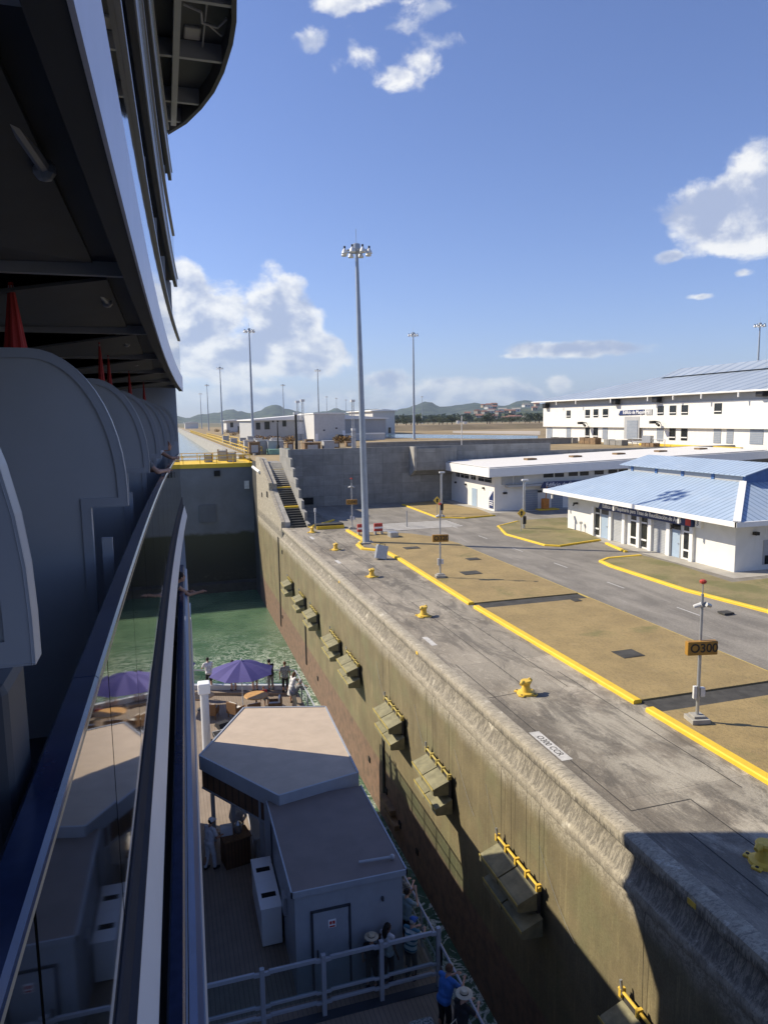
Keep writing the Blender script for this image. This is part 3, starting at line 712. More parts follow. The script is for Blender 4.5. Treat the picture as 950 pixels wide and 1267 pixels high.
# ---------------------------------------------------------------- hills
def hills(name, prof, dist, depth, base, seed, mat='hill_forest', rough=.10, n=200, k=16):
    m = MB(); pts = []
    for (px, py) in prof: 
        d = fw + rt*((px-475)/880) - up*((py-633.5)/880); az_ = math.atan2(d.x, d.y); h = dist*d.z/math.hypot(d.x, d.y)
        pts.append((az_, h+10))
    def H(a):
        if a <= pts[0][0]: return pts[0][1]
        for (a0, h0), (a1, h1) in zip(pts, pts[1:]):
            if a <= a1:
                t = (a-a0)/(a1-a0); t = t*t*(3-2*t); return h0+(h1-h0)*t
        return pts[-1][1]
    grid = []
    for i in range(n+1):
        a = pts[0][0]+(pts[-1][0]-pts[0][0])*i/n; row = []
        for j in range(k+1):
            s = j/k*2-1; rr = dist+s*depth
            bell = math.exp(-(s*1.9)**2) if s < 0 else math.exp(-(s*1.6)**2)
            q = Vector((math.sin(a)*rr, math.cos(a)*rr, 0))
            f = 1+rough*noise.fractal(q*0.004+Vector((seed, 0, 0)), 1, 2, 6)*(1-.0*bell)
            edge = min(1, i/(n*.06), (n-i)/(n*.06))
            z = base+(H(a)-base)*bell*f*max(0, edge)
            z += 2.2*(dist/2500)*noise.fractal(q*0.05, 1, 2, 3)*bell
            row.append(m.b.verts.new((q.x, q.y, z if 0 < j < k else base-8)))
        grid.append(row)
    for r0, r1 in zip(grid, grid[1:]):
        for j in range(k): m.b.faces.new((r0[j], r0[j+1], r1[j+1], r1[j]))
    return struct(m.out(name, mat, smooth=True))
hills('hills', [(100, 520), (180, 518), (215, 514), (233, 517.5), (248, 513), (270, 511), (281, 507.5), (288, 506.5), (298, 509), (310, 511), (322, 508), (331, 502.5), (338, 500.5), (344, 501), (352, 506), (380, 512), (405, 509), (416, 505), (425, 508), (440, 507), (464, 505.5), (483, 509), (502, 505), (514, 500.5), (526, 496.5), (535, 498.5), (542, 503.5), (553, 504), (568, 502.5), (587, 499), (600, 501), (623, 502), (644, 495), (657, 495), (669, 499), (720, 497), (800, 503), (950, 500), (1150, 508)], 3400, 900, 0, 1.0)
hills('near_hill', [(470, 528), (520, 526), (550, 524), (573, 519), (591, 513), (618, 507.6), (644, 505), (668, 505), (740, 508), (850, 516), (950, 524)], 1500, 330, 4, 5.0)
m = MB()
x0, x1 = 100, 420
bnk = [(95, 268, 5.2), (130, 268, 7.6), (420, 268, 7.6), (420, 300, 7.6), (95, 300, 7.6)]
m.prism([(80, 262, 5.2), (80, 272, 7.2), (80, 300, 7.2), (80, 312, 5.2)], (340, 0, 0)); struct(m.out('grassy_bank', 'earth_bank'))

# ---------------------------------------------------------------- trees
def leaf_cloud(m, c, r, n, s, rnd):
    for _ in range(n):
        while True:
            p = Vector((rnd.uniform(-1, 1), rnd.uniform(-1, 1), rnd.uniform(-.8, 1)))
            if p.length < 1 and p.length > .35: break
        q = Vector(c)+Vector((p.x*r[0], p.y*r[1], p.z*r[2]))
        a = Vector((rnd.gauss(0, 1), rnd.gauss(0, 1), rnd.gauss(0, 1))).normalized(); u_ = a.orthogonal().normalized()*s*rnd.uniform(.6, 1.3); w = a.cross(u_)
        m.face([q-u_, q+w*.6, q+u_, q-w*.6])
def make_tree(h, w, mat, seed):
    rnd = random.Random(seed); r = empty('far_tree')
    m = MB(); m.tube([(0, 0, -.2), (.1, 0, h*.3), (0, .1, h*.62)], [h*.04, h*.03, h*.015], 6)
    for k in range(5):
        a = k*1.26; m.tube([(0, 0, h*.35), (math.cos(a)*w*.3, math.sin(a)*w*.3, h*.6)], [h*.018, h*.008], 5)
    m.out('trunk', 'bark', r)
    m = MB()
    for k in range(8):
        a = rnd.uniform(0, 6.3); q = rnd.uniform(.1, .38)*w
        leaf_cloud(m, (math.cos(a)*q, math.sin(a)*q, h*rnd.uniform(.42, .8)), (w*.26, w*.26, h*.19), 90, h*.045, rnd)
    m.out('crown', mat, r); return r
tp = [make_tree(8, 8.5, 'foliage_dark', 1), make_tree(7, 8, 'foliage_mid', 2), make_tree(10, 8, 'foliage_dark', 3)]
rnd = random.Random(11); first = [True]*3
for i in range(46):
    k = rnd.randrange(3); px = 462+i*4.6+rnd.uniform(-2, 2)
    if 565 < px < 590 and i % 2: continue
    yy = rnd.uniform(420, 640); d = fw+rt*((px-475)/880); x = d.x/d.y*yy
    o = tp[k] if first[k] else copy_tree(tp[k]); first[k] = False
    o.location = (x, yy, 5.2); s = rnd.uniform(.55, .95); o.scale = (s*1.3, s*1.3, s); o.rotation_euler.z = rnd.uniform(0, 6)
    tag(o, 'one of the distant dark green trees lining the plain below the hills', 'tree', 'distant trees below the hills')
# forest patches on the low hill
m = MB(); rnd = random.Random(5)
for i in range(900):
    px = rnd.uniform(475, 672); rr = rnd.uniform(880, 1250); d = fw+rt*((px-475)/880); a_ = math.atan2(d.x, d.y)
    q = Vector((math.sin(a_)*rr, math.cos(a_)*rr, 5+rnd.uniform(0, 4))); leaf_cloud(m, q, (9, 9, 6), 9, 4.0, rnd)
stuff(m.out('far_wood', 'foliage_mid'), 'mass of far woodland at the foot of the low green hill', 'woodland')
# village houses
def house(w, d_, h, roofm, wallm):
    r = empty('village_house'); MB().box((-w/2, -d_/2, 0), (w/2, d_/2, h)).out('wall', wallm, r)
    m = MB(); m.prism([(-w/2-.5, -d_/2-.5, h), (-w/2-.5, d_/2+.5, h), (-w/2-.5, 0, h+d_*.28)], (w+1, 0, 0)); m.out('roof', roofm, r)
    m = MB()
    for x in (-w*.3, w*.25): m.box((x-.8, -d_/2-.03, h*.35), (x+.8, -d_/2+.02, h*.75))
    m.out('window', 'window_dark', r); return r
hp = [house(9, 7, 3, 'roof_red', 'village_wall'), house(11, 7, 3.5, 'village_wall', 'cushion'), house(7, 6, 4, 'roof_red', 'sand_pale')]
first = [True]*3
for i in range(26):
    k = rnd.randrange(3); px = rnd.choice((rnd.uniform(575, 664), rnd.uniform(596, 650))); rr = rnd.uniform(820, 1150); d = fw+rt*((px-475)/880); a_ = math.atan2(d.x, d.y)
    o = hp[k] if first[k] else copy_tree(hp[k]); first[k] = False
    o.location = (math.sin(a_)*rr, math.cos(a_)*rr, 5.2+(rr-820)*.07); o.rotation_euler.z = rnd.uniform(-.6, .6)
    tag(o, 'tiny pale house of the far village at the foot of the green hill', 'house', 'houses of the far village')

# ================================================================ buildings
def fbox(lo, hi, mat, name, parent, bev=0):
    return MB().box(lo, hi, bev=bev).out(name, mat, parent)
def yz(px, py, X): v = U(px, py, X=X); return v.y, v.z
# ---- machinery building with blue roof (beside the road)
bb = empty('machinery_building'); tag(bb, 'small white machinery building with light blue hipped metal roof and navy name board', 'building')
m = MB(); m.box((34.2, 36.0, 0), (50, 55.7, 3.62)); m.out('wall', 'white_plaster', bb)
def pxband(X, x0, x1, z0, z1, name, mat, out_=.03, parent=bb, frame=None, thick=.06):
    y0 = U(x0, 660, X=X).y; y1 = U(x1, 660, X=X).y
    lo, hi = min(y0, y1), max(y0, y1)
    o = MB().box((X-out_, lo, z0), (X+thick, hi, z1)).out(name, mat, parent)
    if frame:
        m = MB(); w = .05
        m.box((X-out_-.02, lo-w, z0-.002), (X, lo, z1+w)); m.box((X-out_-.02, hi, z0-.002), (X, hi+w, z1+w)); m.box((X-out_-.02, lo, z1), (X, hi, z1+w))
        m.out('frame', frame, o)
    return o, lo, hi
for (a, c) in ((736, 741), (780, 787), (793.5, 800), (846, 853.5)):
    o, lo, hi = pxband(34.2, a, c, .15, 2.42, 'window', 'window_dark')
    MB().box((34.14, lo, .62), (34.2, hi, .74)).out('transom', 'white_trim', o); MB().box((34.14, lo, 1.92), (34.2, hi, 2.04)).out('transom', 'white_trim', o)
for (a, c) in ((743.5, 752), (831.5, 841.5)):
    o, lo, hi = pxband(34.2, a, c, .02, 1.95, 'door', 'door_blue', frame='grey_panel')
    MB().box((34.155, lo, 2.0), (34.21, hi, 2.42)).out('fanlight', 'window_dark', o)
    MB().box((34.12, lo+.08, 1.0), (34.17, lo+.2, 1.06)).out('handle', 'galvanised', o)
for (a, c) in ((757.5, 769), (808.5, 823.5)):
    pxband(34.2, a, c, .02, 2.35, 'roller_door', 'shutter', frame='white_trim')
m = MB()
for px_ in (733.5, 755, 771.5, 789.8, 804.5, 827.3, 856):
    y = U(px_, 660, X=34.1).y; MB().box((33.98, y-.17, 0), (34.2, y+.17, 2.47)).out('pilaster', 'white_trim', bb)
y0, y1 = U(745, 624, X=34.0).y, U(858, 650, X=34.0).y
m = MB(); m.prism([(33.80, y0+.35, 2.44), (33.80, y0, 3.02), (33.80, y1, 3.02), (33.80, y1, 2.44)], (.34, 0, 0)); sg = m.out('name_board', 'navy_sign', bb)
text_mesh('Edificio de Maquinaria para Tinas de Reutilización de Agua', .43, 'sign_white', frame_m((33.785, y0-.3, 2.74), (0, -1, 0)) @ Matrix.Diagonal((.92, 1, 1, 1)), sg, align='LEFT', bold=.008)
MB().box((33.785, y1+.1, 2.50), (33.81, y1+.6, 2.96)).out('red_emblem', 'sign_red', sg)
q = MB().box((33.99, y1-.62, 2.45), (34.2, y1-.1, 3.02)).out('number_plate', 'sign_white', bb)
text_mesh('3', .5, 'navy_sign', frame_m((33.98, y1-.22, 2.74), (0, -1, 0)), q, align='LEFT')
# soffit / roof
ex, ez, rx, rz = 32.7, 3.5, 38.0, 5.33
yA, yB, yC, yD = 34.4, 57.2, 39.6, 52.6     # eave front/back, ridge front/back
th = .02
X2 = 2*40.6-ex; RX2 = 2*40.6-rx
e = [(ex, yA, ez), (ex, yB, ez), (X2, yB, ez), (X2, yA, ez)]; t = [(rx, yC, rz), (rx, yD, rz), (RX2, yD, rz), (RX2, yC, rz)]
def slab(pts, n, mat, name, par, thk=.1):
    m = MB(); m.prism(pts, (0, 0, -thk)); return m.out(name, mat, par)
slab([e[0], t[0], t[1], e[1]], 0, 'blue_roof_sheet', 'roof', bb); slab([e[0], e[3], t[3], t[0]], 0, 'blue_roof_end_sheet', 'roof', bb)
slab([e[1], t[1], t[2], e[2]], 0, 'blue_roof_end_sheet', 'roof', bb); slab([e[3], e[2], t[2], t[3]], 0, 'blue_roof_sheet', 'roof', bb)
m = MB(); m.box((ex-.12, yA-.1, ez-.28), (ex+.03, yB+.1, ez+.03)); m.box((ex-.12, yA-.12, ez-.28), (X2, yA+.03, ez+.03)); m.box((ex, yB, ez-.28), (X2, yB+.12, ez+.03)); m.out('fascia', 'white_trim', bb)
m = MB(); m.prism([(ex+.05, yA+.05, ez-.2), (X2-.1, yA+.05, ez-.2), (X2-.1, yB-.05, ez-.2), (ex+.05, yB-.05, ez-.2)], (0, 0, .06)); m.out('soffit', 'white_trim', bb)
m = MB(); a, c = Vector(e[0])+Vector((0, 0, .05)), Vector(t[0])+Vector((0, 0, .05)); n_ = Vector((c-a).cross((0, 0, 1))).normalized()*.22
m.prism([a+n_, a-n_, c-n_, c+n_], (0, 0, .06)); m.out('hip_flashing', 'white_trim', bb)
for y in (56.1, 46.9, 39.6): fbox((ex+.05, y-.06, ez-.75), (ex+.18, y+.06, ez-.25), 'white_trim', 'eave_bracket', bb)
fbox((rx+.06, yC+.1, rz-.2), (RX2-.06, yD-.1, rz+.5), 'grey_panel', 'clerestory', bb)
for y in (42.5, 45.7, 48.8, 51.9): fbox((rx-.0, y-.14, rz-.05), (rx+.1, y+.14, rz+.5), 'deep_blue', 'clerestory_post', bb)
zc = rz+.5; cxm = (rx+RX2)/2
slab([(rx-.3, yC-.5, zc), (cxm, yC-.5, zc+.75), (cxm, yD+.6, zc+.75), (rx-.3, yD+.6, zc)], 0, 'blue_roof_sheet', 'upper_roof', bb, .07)
slab([(RX2+.3, yC-.5, zc), (RX2+.3, yD+.6, zc), (cxm, yD+.6, zc+.75), (cxm, yC-.5, zc+.75)], 0, 'blue_roof_sheet', 'upper_roof', bb, .07)
m = MB(); m.prism([(rx+.02, yC-.12, rz-.3), (RX2, yC-.12, rz-.3), (RX2, yC-.12, zc-.05), (cxm, yC-.12, zc+.65), (rx+.02, yC-.12, zc-.05)], (0, .2, 0)); m.out('gable_end', 'deep_blue', bb)
# front end details
fbox((36.4, 35.96, .35), (37.9, 36.1, 1.95), 'grey_panel', 'end_window', bb)
fbox((36.55, 35.9, .38), (37.15, 35.98, .95), 'window_dark', 'end_window_pane', bb); fbox((37.25, 35.9, .38), (37.8, 35.98, .95), 'window_dark', 'end_window_pane', bb)
for p in ((33.8, 41.5, 2.2), (33.85, 54.2, 2.4)):
    m = MB(); m.box((p[0], p[1]-.12, p[2]), (p[0]+.4, p[1]+.12, p[2]+.14)); m.tube([(p[0]+.05, p[1], p[2]+.05), (p[0]-.1, p[1]-.05, p[2]-.12)], .07, 8); m.out('wall_lamp', 'line_dark', bb)
m = MB(); m.box((35.5, 35.7, 2.35), (35.8, 36.0, 2.55)); m.out('wall_lamp', 'line_dark', bb)
m = MB(); m.tube([(33.9, 53.1, 0), (33.9, 53.1, .9)], .04, 6); m.box((33.8, 53.0, .8), (34.0, 53.2, 1.0)); tag(m.out('service_tap', 'galvanised'), 'thin standpipe beside the left end of the blue roofed building', 'pipe')

# ---- control building
cb = empty('control_building'); tag(cb, 'low white flat roofed control building with clerestory windows, built against the high concrete wall', 'building')
fbox((33.4, 69, 0), (66, 81, 3.95), 'white_plaster', 'wall', cb)
m = MB(); m.prism([(32.1, 67.6, 3.80), (69, 67.6, 4.75), (69, 67.6, 5.65), (32.1, 67.6, 4.72)], (0, 13.4, 0)); m.out('roof', 'white_trim', cb)
m = MB(); m.prism([(32.3, 68.0, 4.77), (68.6, 68.0, 5.70), (68.6, 80.6, 5.72), (32.3, 80.6, 4.80)], (0, 0, .05)); m.out('roof_membrane', 'cushion', cb)
m = MB()
for k in range(5): MB().box((40+k*6, 74, 5.0+k*.15), (41.2+k*6, 75, 5.25+k*.15)).out('roof_vent', 'brown_crate', cb)
pass
fbox((34.6, 68.2, 2.62), (66, 69.0, 2.82), 'grey_panel', 'canopy', cb)
for (a, c) in ((564.5, 568.6), (570.2, 579.8), (583, 588.5), (592, 608)):
    v0, v1 = U(a, 575, X=33.4).y, U(c, 575, X=33.4).y
    o = fbox((33.35, v1, 3.02), (33.45, v0, 3.72), 'window_dark', 'clerestory_window', cb)
    m = MB(); m.box((33.31, v1, 3.35), (33.36, v0, 3.40)); m.box((33.31, (v0+v1)/2-.04, 3.02), (33.36, (v0+v1)/2+.04, 3.72)); m.out('mullion', 'grey_panel', o)
v0, v1 = U(584, 610, X=33.4).y, U(590, 610, X=33.4).y
fbox((33.35, v1, 0), (33.45, v0, 2.05), 'door_blue', 'side_door', cb)
v0, v1 = U(605.3, 610, X=33.4).y, U(610.3, 610, X=33.4).y
o = fbox((33.36, v1, .25), (33.41, v0, 2.15), 'navy_sign', 'wall_poster', cb)
m = MB(); m.face([(33.355, v0, 2.14), (33.355, v0, 1.35), (33.355, v1+.1, 2.14)]); m.box((33.35, v1, 1.05), (33.357, v0, 1.11)); m.box((33.35, v1+.1, .8), (33.357, v0-.1, .9)); m.box((33.35, v1+.1, .6), (33.357, v0-.1, .68)); m.out('poster_print', 'sign_white', o)
def xz(a, py, Y): v = U(a, py, Y=Y); return v.x
for (a, c, z0, z1, mt, nm) in ((620, 634, 2.85, 3.75, 'shutter', 'louvre'), (636, 647.5, 2.85, 3.75, 'shutter', 'louvre'), (672, 684, 3.45, 3.9, 'window_dark', 'clerestory_window'), (686, 697, 3.45, 3.9, 'window_dark', 'clerestory_window'),
                               (703, 714, 3.5, 3.95, 'window_dark', 'clerestory_window'), (717, 727.5, 3.5, 3.95, 'window_dark', 'clerestory_window'), (735, 746, 3.55, 4.0, 'window_dark', 'clerestory_window'), (752, 762.5, 3.6, 4.05, 'window_dark', 'clerestory_window'),
                               (765, 775.5, 3.6, 4.05, 'window_dark', 'clerestory_window'), (777, 788, 3.65, 4.1, 'window_dark', 'clerestory_window'), (822, 834, 3.75, 4.2, 'window_dark', 'clerestory_window'), (842, 856, 3.75, 4.2, 'window_dark', 'clerestory_window')):
    fbox((xz(a, 590, 69), 68.94, z0-.02), (xz(c, 590, 69), 69.05, z1-.04), mt, nm, cb)
fbox((33.45, 69.02, 3.9), (66, 80.9, 4.5), 'white_plaster', 'upper_wall', cb)
for (a, c) in ((649, 664.5), (682, 695.5), (706, 720)):
    o = fbox((xz(a, 620, 69), 68.93, 0), (xz(c, 620, 69), 69.05, 2.15), 'door_grey', 'garage_door', cb)
xa, xb = xz(671, 600, 68.1), 50.5
m = MB(); m.prism([(xa-.25, 68.12, 2.36), (xb, 68.12, 2.36), (xb, 68.12, 3.06), (xa+.2, 68.12, 3.06)], (0, .07, 0)); sg = m.out('name_board', 'navy_sign', cb)
text_mesh('Edificio de Control', .62, 'sign_white', Matrix.Translation((xa+.4, 68.10, 2.70)) @ Matrix.Rotation(R(90), 4, 'X'), sg)
for (px_, py_) in ((624, 605), (667, 607)): fbox((xz(px_, py_, 69)-.2, 68.75, 1.85), (xz(px_, py_, 69)+.2, 69.0, 2.05), 'line_dark', 'wall_lamp', cb)
for y in (79.5, 76.5, 71.6): fbox((33.2, y-.12, 2.2), (33.42, y+.12, 2.4), 'line_dark', 'wall_lamp', cb)

# ---- big building on the terrace
bg_ = empty('maintenance_hall'); tag(bg_, 'long two storey white hall with shallow blue metal roof on the upper terrace', 'building')
FX = 75.5
fbox((FX+.5, 58, T-.1), (FX+34, 132.8, 8.3), 'white_plaster', 'lower_wall', bg_)
fbox((FX, 57, 8.0), (FX+34, 133.2, 11.9), 'white_plaster', 'upper_wall', bg_)
fbox((FX+.25, 57.3, 11.85), (FX+33.6, 132.9, 13.1), 'grey_panel', 'eave_band', bg_)
m = MB(); m.prism([(FX-1.2, 55, 13.05), (FX+17, 55, 17.6), (FX+17, 112, 17.6), (FX-1.2, 136, 13.05)], (0, 0, .18)); m.out('roof', 'far_roof_sheet', bg_)
m = MB(); m.prism([(FX+35, 55, 13.05), (FX+17, 55, 17.6), (FX+17, 112, 17.6), (FX+35, 136, 13.05)], (0, 0, .18)); m.prism([(FX-1.2, 136, 13.05), (FX+35, 136, 13.05), (FX+17, 112, 17.6)], (0, 0, .18)); m.out('rear_roof', 'far_roof_sheet', bg_)
m = MB(); m.prism([(FX+12.5, 77, 16.9), (FX+17, 77, 18.6), (FX+21.5, 77, 16.9)], (0, 36, 0)); m.out('ridge_monitor', 'far_roof_sheet', bg_)
fbox((FX+13.2, 77.5, 15.6), (FX+20.8, 112.2, 17.0), 'grey_panel', 'monitor_wall', bg_)
m = MB(); m.prism([(FX+12.8, 76.8, 16.4), (FX+12.8, 76.8, 17.0), (FX+17, 76.8, 18.5), (FX+21, 76.8, 17.0), (FX+21, 76.8, 16.4)], (0, .3, 0)); m.out('blue_gable', 'deep_blue', bg_)
m = MB(); m.tube([(FX-1.25, 55, 13.05), (FX-1.25, 136, 13.05)], .12, 6); m.out('gutter', 'white_trim', bg_)
def ff(x0, y0, x1, y1, X, name, mat, pr=.06, sill=False):
    a, c = U(x0, y0, X=X), U(x1, y1, X=X)
    o = fbox((X-pr, c.y, c.z), (X+.1, a.y, a.z), mat, name, bg_)
    if sill:
        h = a.z-c.z; fbox((X-pr-.03, c.y, c.z+h*.18), (X, a.y, c.z+h*.26), 'white_trim', 'transom', o)
    return o
for r_ in ((700.7, 508, 705.5, 516.8), (724, 507, 729.3, 516.6), (734.2, 506.3, 739.6, 516.2), (745.7, 506, 751.8, 516), (813.4, 502.4, 820.4, 513.4), (828.4, 501.8, 835.8, 513.2), (843, 501.3, 850.4, 513), (883.7, 499, 892.2, 511.8)):
    ff(*r_, FX, 'window', 'window_dark', sill=True)
for r_ in ((724, 529.2, 728.9, 542.6), (734, 529, 739.2, 542.6), (828, 528.8, 834.9, 544.6), (842.6, 528.6, 849.6, 545)): ff(*r_, FX+.5, 'window', 'window_dark', sill=True)
for r_ in ((676.6, 529.3, 682.8, 543), (700.7, 529, 705.8, 543), (745.3, 528.8, 751.2, 543.5), (812.6, 528.6, 819.8, 546), (883, 528.2, 891, 548.5), (899, 528, 906.3, 549), (928, 528, 943.2, 550)): ff(*r_, FX+.5, 'door', 'door_grey')
for r_ in ((766, 508, 769.6, 540), ): pass
o = ff(772.4, 515.4, 790, 543.6, FX, 'tall_doorway', 'grey_panel', .05); ff(776, 520, 788.4, 543.6, FX, 'tall_door', 'door_grey', .12)
a, c = U(767, 508, X=FX), U(796.8, 513.2, X=FX)
m = MB(); m.prism([(FX-.16, a.y+.3, c.z), (FX-.16, a.y-.2, a.z), (FX-.16, c.y, a.z+.1), (FX-.16, c.y, c.z+.1)], (.17, 0, 0)); sg = m.out('name_board', 'navy_sign', bg_)
text_mesh('Edificio de Maquinaria', .80, 'sign_white', frame_m((FX-.18, a.y-1.0, (a.z+c.z)/2+.05), (0, -1, 0)), sg, bold=.012)
fbox((FX-.12, c.y-2.0, c.z), (FX+.02, c.y-.5, a.z+.1), 'grey_panel', 'emblem_plate', bg_)
for (px_, py_) in ((674.8, 502), (761, 497), (812, 494), (942, 486)):
    v = U(px_, py_, X=FX-.4); m = MB(); m.box((v.x-.5, v.y-.6, v.z-.5), (v.x+.5, v.y+.6, v.z+.45), bev=.1); m.out('floodlight', 'black_paint', bg_)
for (px_, py_) in ((722, 523.5), (812, 522.5)):
    v = U(px_, py_, X=FX-.6); m = MB(); m.tube([(FX, v.y, v.z), (v.x-.5, v.y, v.z+.2)], .08, 6); m.box((v.x-1.2, v.y-.3, v.z-.2), (v.x-.3, v.y+.3, v.z+.25)); m.tube([(v.x-.3, v.y-.4, v.z-.2), (v.x-.5, v.y-1.2, v.z-.5)], .2, 8); m.out('camera_bracket', 'line_dark', bg_)
for y in (126, 119, 108, 98, 92, 86, 79): fbox((FX-1.3, y-.08, 12.3), (FX-1.1, y+.08, 13.1), 'white_trim', 'gutter_bracket', bg_)
# clutter along the terrace in front of the hall
cl = [((70, 118), 3.2, .9, 'dark_wall', 'dark low machine casing in front of the left doors of the hall'), ((69.2, 112), 2.6, 1.0, 'pale_concrete', 'pale concrete block beside the brown crates'), ((69.4, 106.5), 5.0, 1.1, 'brown_crate', 'row of brown timber crates in front of the hall windows'),
      ((69.6, 99.5), 5.0, .9, 'formed_concrete', 'grey concrete barrier under the name board of the hall'), ((70.5, 92), 3.0, .55, 'brown_crate', 'flat brown pallet stack near the terrace edge')]
for (p, l, h, mt, lb) in cl:
    m = MB(); n = 3
    for k in range(n): m.box((p[0]-.6, p[1]-l/2+k*l/n+.05, T), (p[0]+.6, p[1]-l/2+(k+1)*l/n-.05, T+h*(1-.12*(k % 2))), bev=.05)
    tag(m.out('crate_row' if 'crate' in mt else 'barrier', mt), lb, 'crates' if 'crate' in mt else 'barrier')
m = MB(); m.box((72.2, 76, T), (72.7, 97, T+.35)); tag(m.out('yellow_barrier', 'yellow_paint'), 'low yellow barrier along the terrace edge before the hall', 'barrier')
m = MB()
for k in range(7): m.tube([(71.5, 90+k*1.3, T), (71.5, 90+k*1.3, T+1.1)], .05, 5)
for z in (T+.6, T+1.1): m.tube([(71.5, 90, z), (71.5, 97.8, z)], .05, 5)
m.box((71.2, 93, T+.2), (71.8, 95, T+1.6)); tag(m.out('fenced_cabinet', 'galvanised'), 'grey cabinet behind a short pipe railing before the hall', 'cabinet')

# ---- mid distance buildings on the terrace
def block(name, label, x0, x1, y0, y1, z1, mats=('shaded_white', 'white_trim'), over=.6, rise=.6, feats=()):
    r = empty(name); tag(r, label, 'building')
    fbox((x0, y0, T-.1), (x1, y1, z1), mats[0], 'wall', r)
    m = MB(); m.prism([(x0-over, y0-over, z1), (x1+over, y0-over, z1), (x1+over, y0-over, z1+.25), ((x0+x1)/2, y0-over, z1+.25+rise), (x0-over, y0-over, z1+.25)], (0, y1-y0+2*over, 0)); m.out('roof', mats[1], r)
    for (nm, face, a, c, z0, z2, mt) in feats:
        if face == 'f': fbox((a, y0-.05, z0), (c, y0+.1, z2), mt, nm, r)
        else: fbox((x0-.05, a, z0), (x0+.1, c, z2), mt, nm, r)
    return r
v = U(314, 514, Y=168)
block('shaded_lock_building', 'wide low white building with shallow roof left of the box shaped one', 19.8, 52, 168, 200, v.z-1.2, ('grey_panel', 'white_trim'), rise=1.2, feats=[('window', 'f', 20.4, 21.4, 8, 9.6, 'window_dark'), ('window', 'f', 22.4, 23.6, 8, 9.8, 'window_dark'), ('window', 'f', 26.6, 27.5, 8.6, 10, 'window_dark'),  # white wall given panel grey, so its colour carries the front's shade
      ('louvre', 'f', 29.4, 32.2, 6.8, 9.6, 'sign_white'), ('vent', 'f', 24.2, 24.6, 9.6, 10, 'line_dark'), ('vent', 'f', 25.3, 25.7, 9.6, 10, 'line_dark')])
v = U(385, 512.5, Y=157)
block('box_building', 'tall plain white box shaped building with blank front beside the great light mast', 31.6, 38.6, 155.5, 178, v.z, ('shaded_white', 'white_trim'), over=.15, rise=.05, feats=[('gate_post', 'f', 38.0, 38.6, T, 7.6, 'sign_white'), ('gate_post', 'f', 31.8, 32.4, T, 7.0, 'sign_white'), ('wall_lamp', 'f', 33.6, 34, 7.6, 7.9, 'line_dark'), ('wall_lamp', 'f', 36.4, 36.8, 8, 8.3, 'line_dark')])
block('low_link_wall', 'long low white wall between the box building and the water basin', 38.9, 48.6, 158, 159, 6.6, over=.05, rise=.02)
v = U(455, 509, Y=215)
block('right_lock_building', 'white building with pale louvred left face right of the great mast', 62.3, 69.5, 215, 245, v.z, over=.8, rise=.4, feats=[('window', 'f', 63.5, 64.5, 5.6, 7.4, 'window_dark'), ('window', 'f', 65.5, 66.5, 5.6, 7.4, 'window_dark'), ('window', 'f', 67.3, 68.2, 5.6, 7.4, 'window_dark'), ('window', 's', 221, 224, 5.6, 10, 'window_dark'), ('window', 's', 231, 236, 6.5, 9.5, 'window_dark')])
v = U(285, 521, Y=300)
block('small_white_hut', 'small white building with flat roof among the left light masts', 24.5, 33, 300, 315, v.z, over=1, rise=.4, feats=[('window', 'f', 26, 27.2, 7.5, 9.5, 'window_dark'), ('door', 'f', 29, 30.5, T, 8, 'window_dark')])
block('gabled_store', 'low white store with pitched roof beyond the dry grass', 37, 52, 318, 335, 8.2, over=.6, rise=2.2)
block('pale_store', 'pale far store behind the wide low building at the left', 31, 35.5, 260, 275, 9.0, over=.4, rise=.4, feats=[('door', 'f', 32, 33, T, 8, 'window_dark')])
block('far_shed', 'long far shed under the hills left of the masts', 14, 23, 520, 530, 9.2, ('cushion', 'white_trim'), .6, .5)

# ================================================================ masts
def make_mast(H=24.0):
    r = empty('light_mast')
    m = MB(); m.lathe([(.34, 0), (.30, .1), (.27, 6), (.20, 16), (.13, H-1.0)], n=12); m.out('pole', 'mast_steel', r, smooth=True)
    m = MB(); m.box((-.55, -.55, -.02), (.55, .55, .12), bev=.03)
    for a in range(6): m.lathe([(.035, .1), (.035, .24)], (math.cos(a*1.047)*.42, math.sin(a*1.047)*.42, 0), 6)
    m.out('base_plate', 'pale_concrete', r)
    m = MB(); n = 20; rr = .80; m.tube([(rr*math.cos(2*math.pi*k/n), rr*math.sin(2*math.pi*k/n), H-.75) for k in range(n+1)], .05, 6)
    for k in range(4): a = k*math.pi/2; m.tube([(0, 0, H-.75), (rr*math.cos(a), rr*math.sin(a), H-.75)], .045, 6)
    m.lathe([(.26, -.35), (.30, -.3), (.30, .25), (.24, .3)], (0, 0, H-.5), 12); m.out('ring', 'mast_steel', r)
    m = MB(); m.tube([(0, 0, H-.3), (0, 0, H+.9)], .018, 5); m.out('lightning_rod', 'mast_steel', r)
    for k in range(8):
        a = 2*math.pi*k/8+.2; c = (1.02*math.cos(a), 1.02*math.sin(a), H-.85)
        m = MB(); m.lathe([(.20, -.20), (.24, -.15), (.19, .02), (.10, .16), (.06, .24)], c, 10); o = m.out('floodlight', 'lamp_white', r, smooth=True)
        m = MB(); m.lathe([(.085, .22), (.085, .38), (.05, .40)], c, 8); m.out('ballast_cap', 'black_paint', o)
    return r
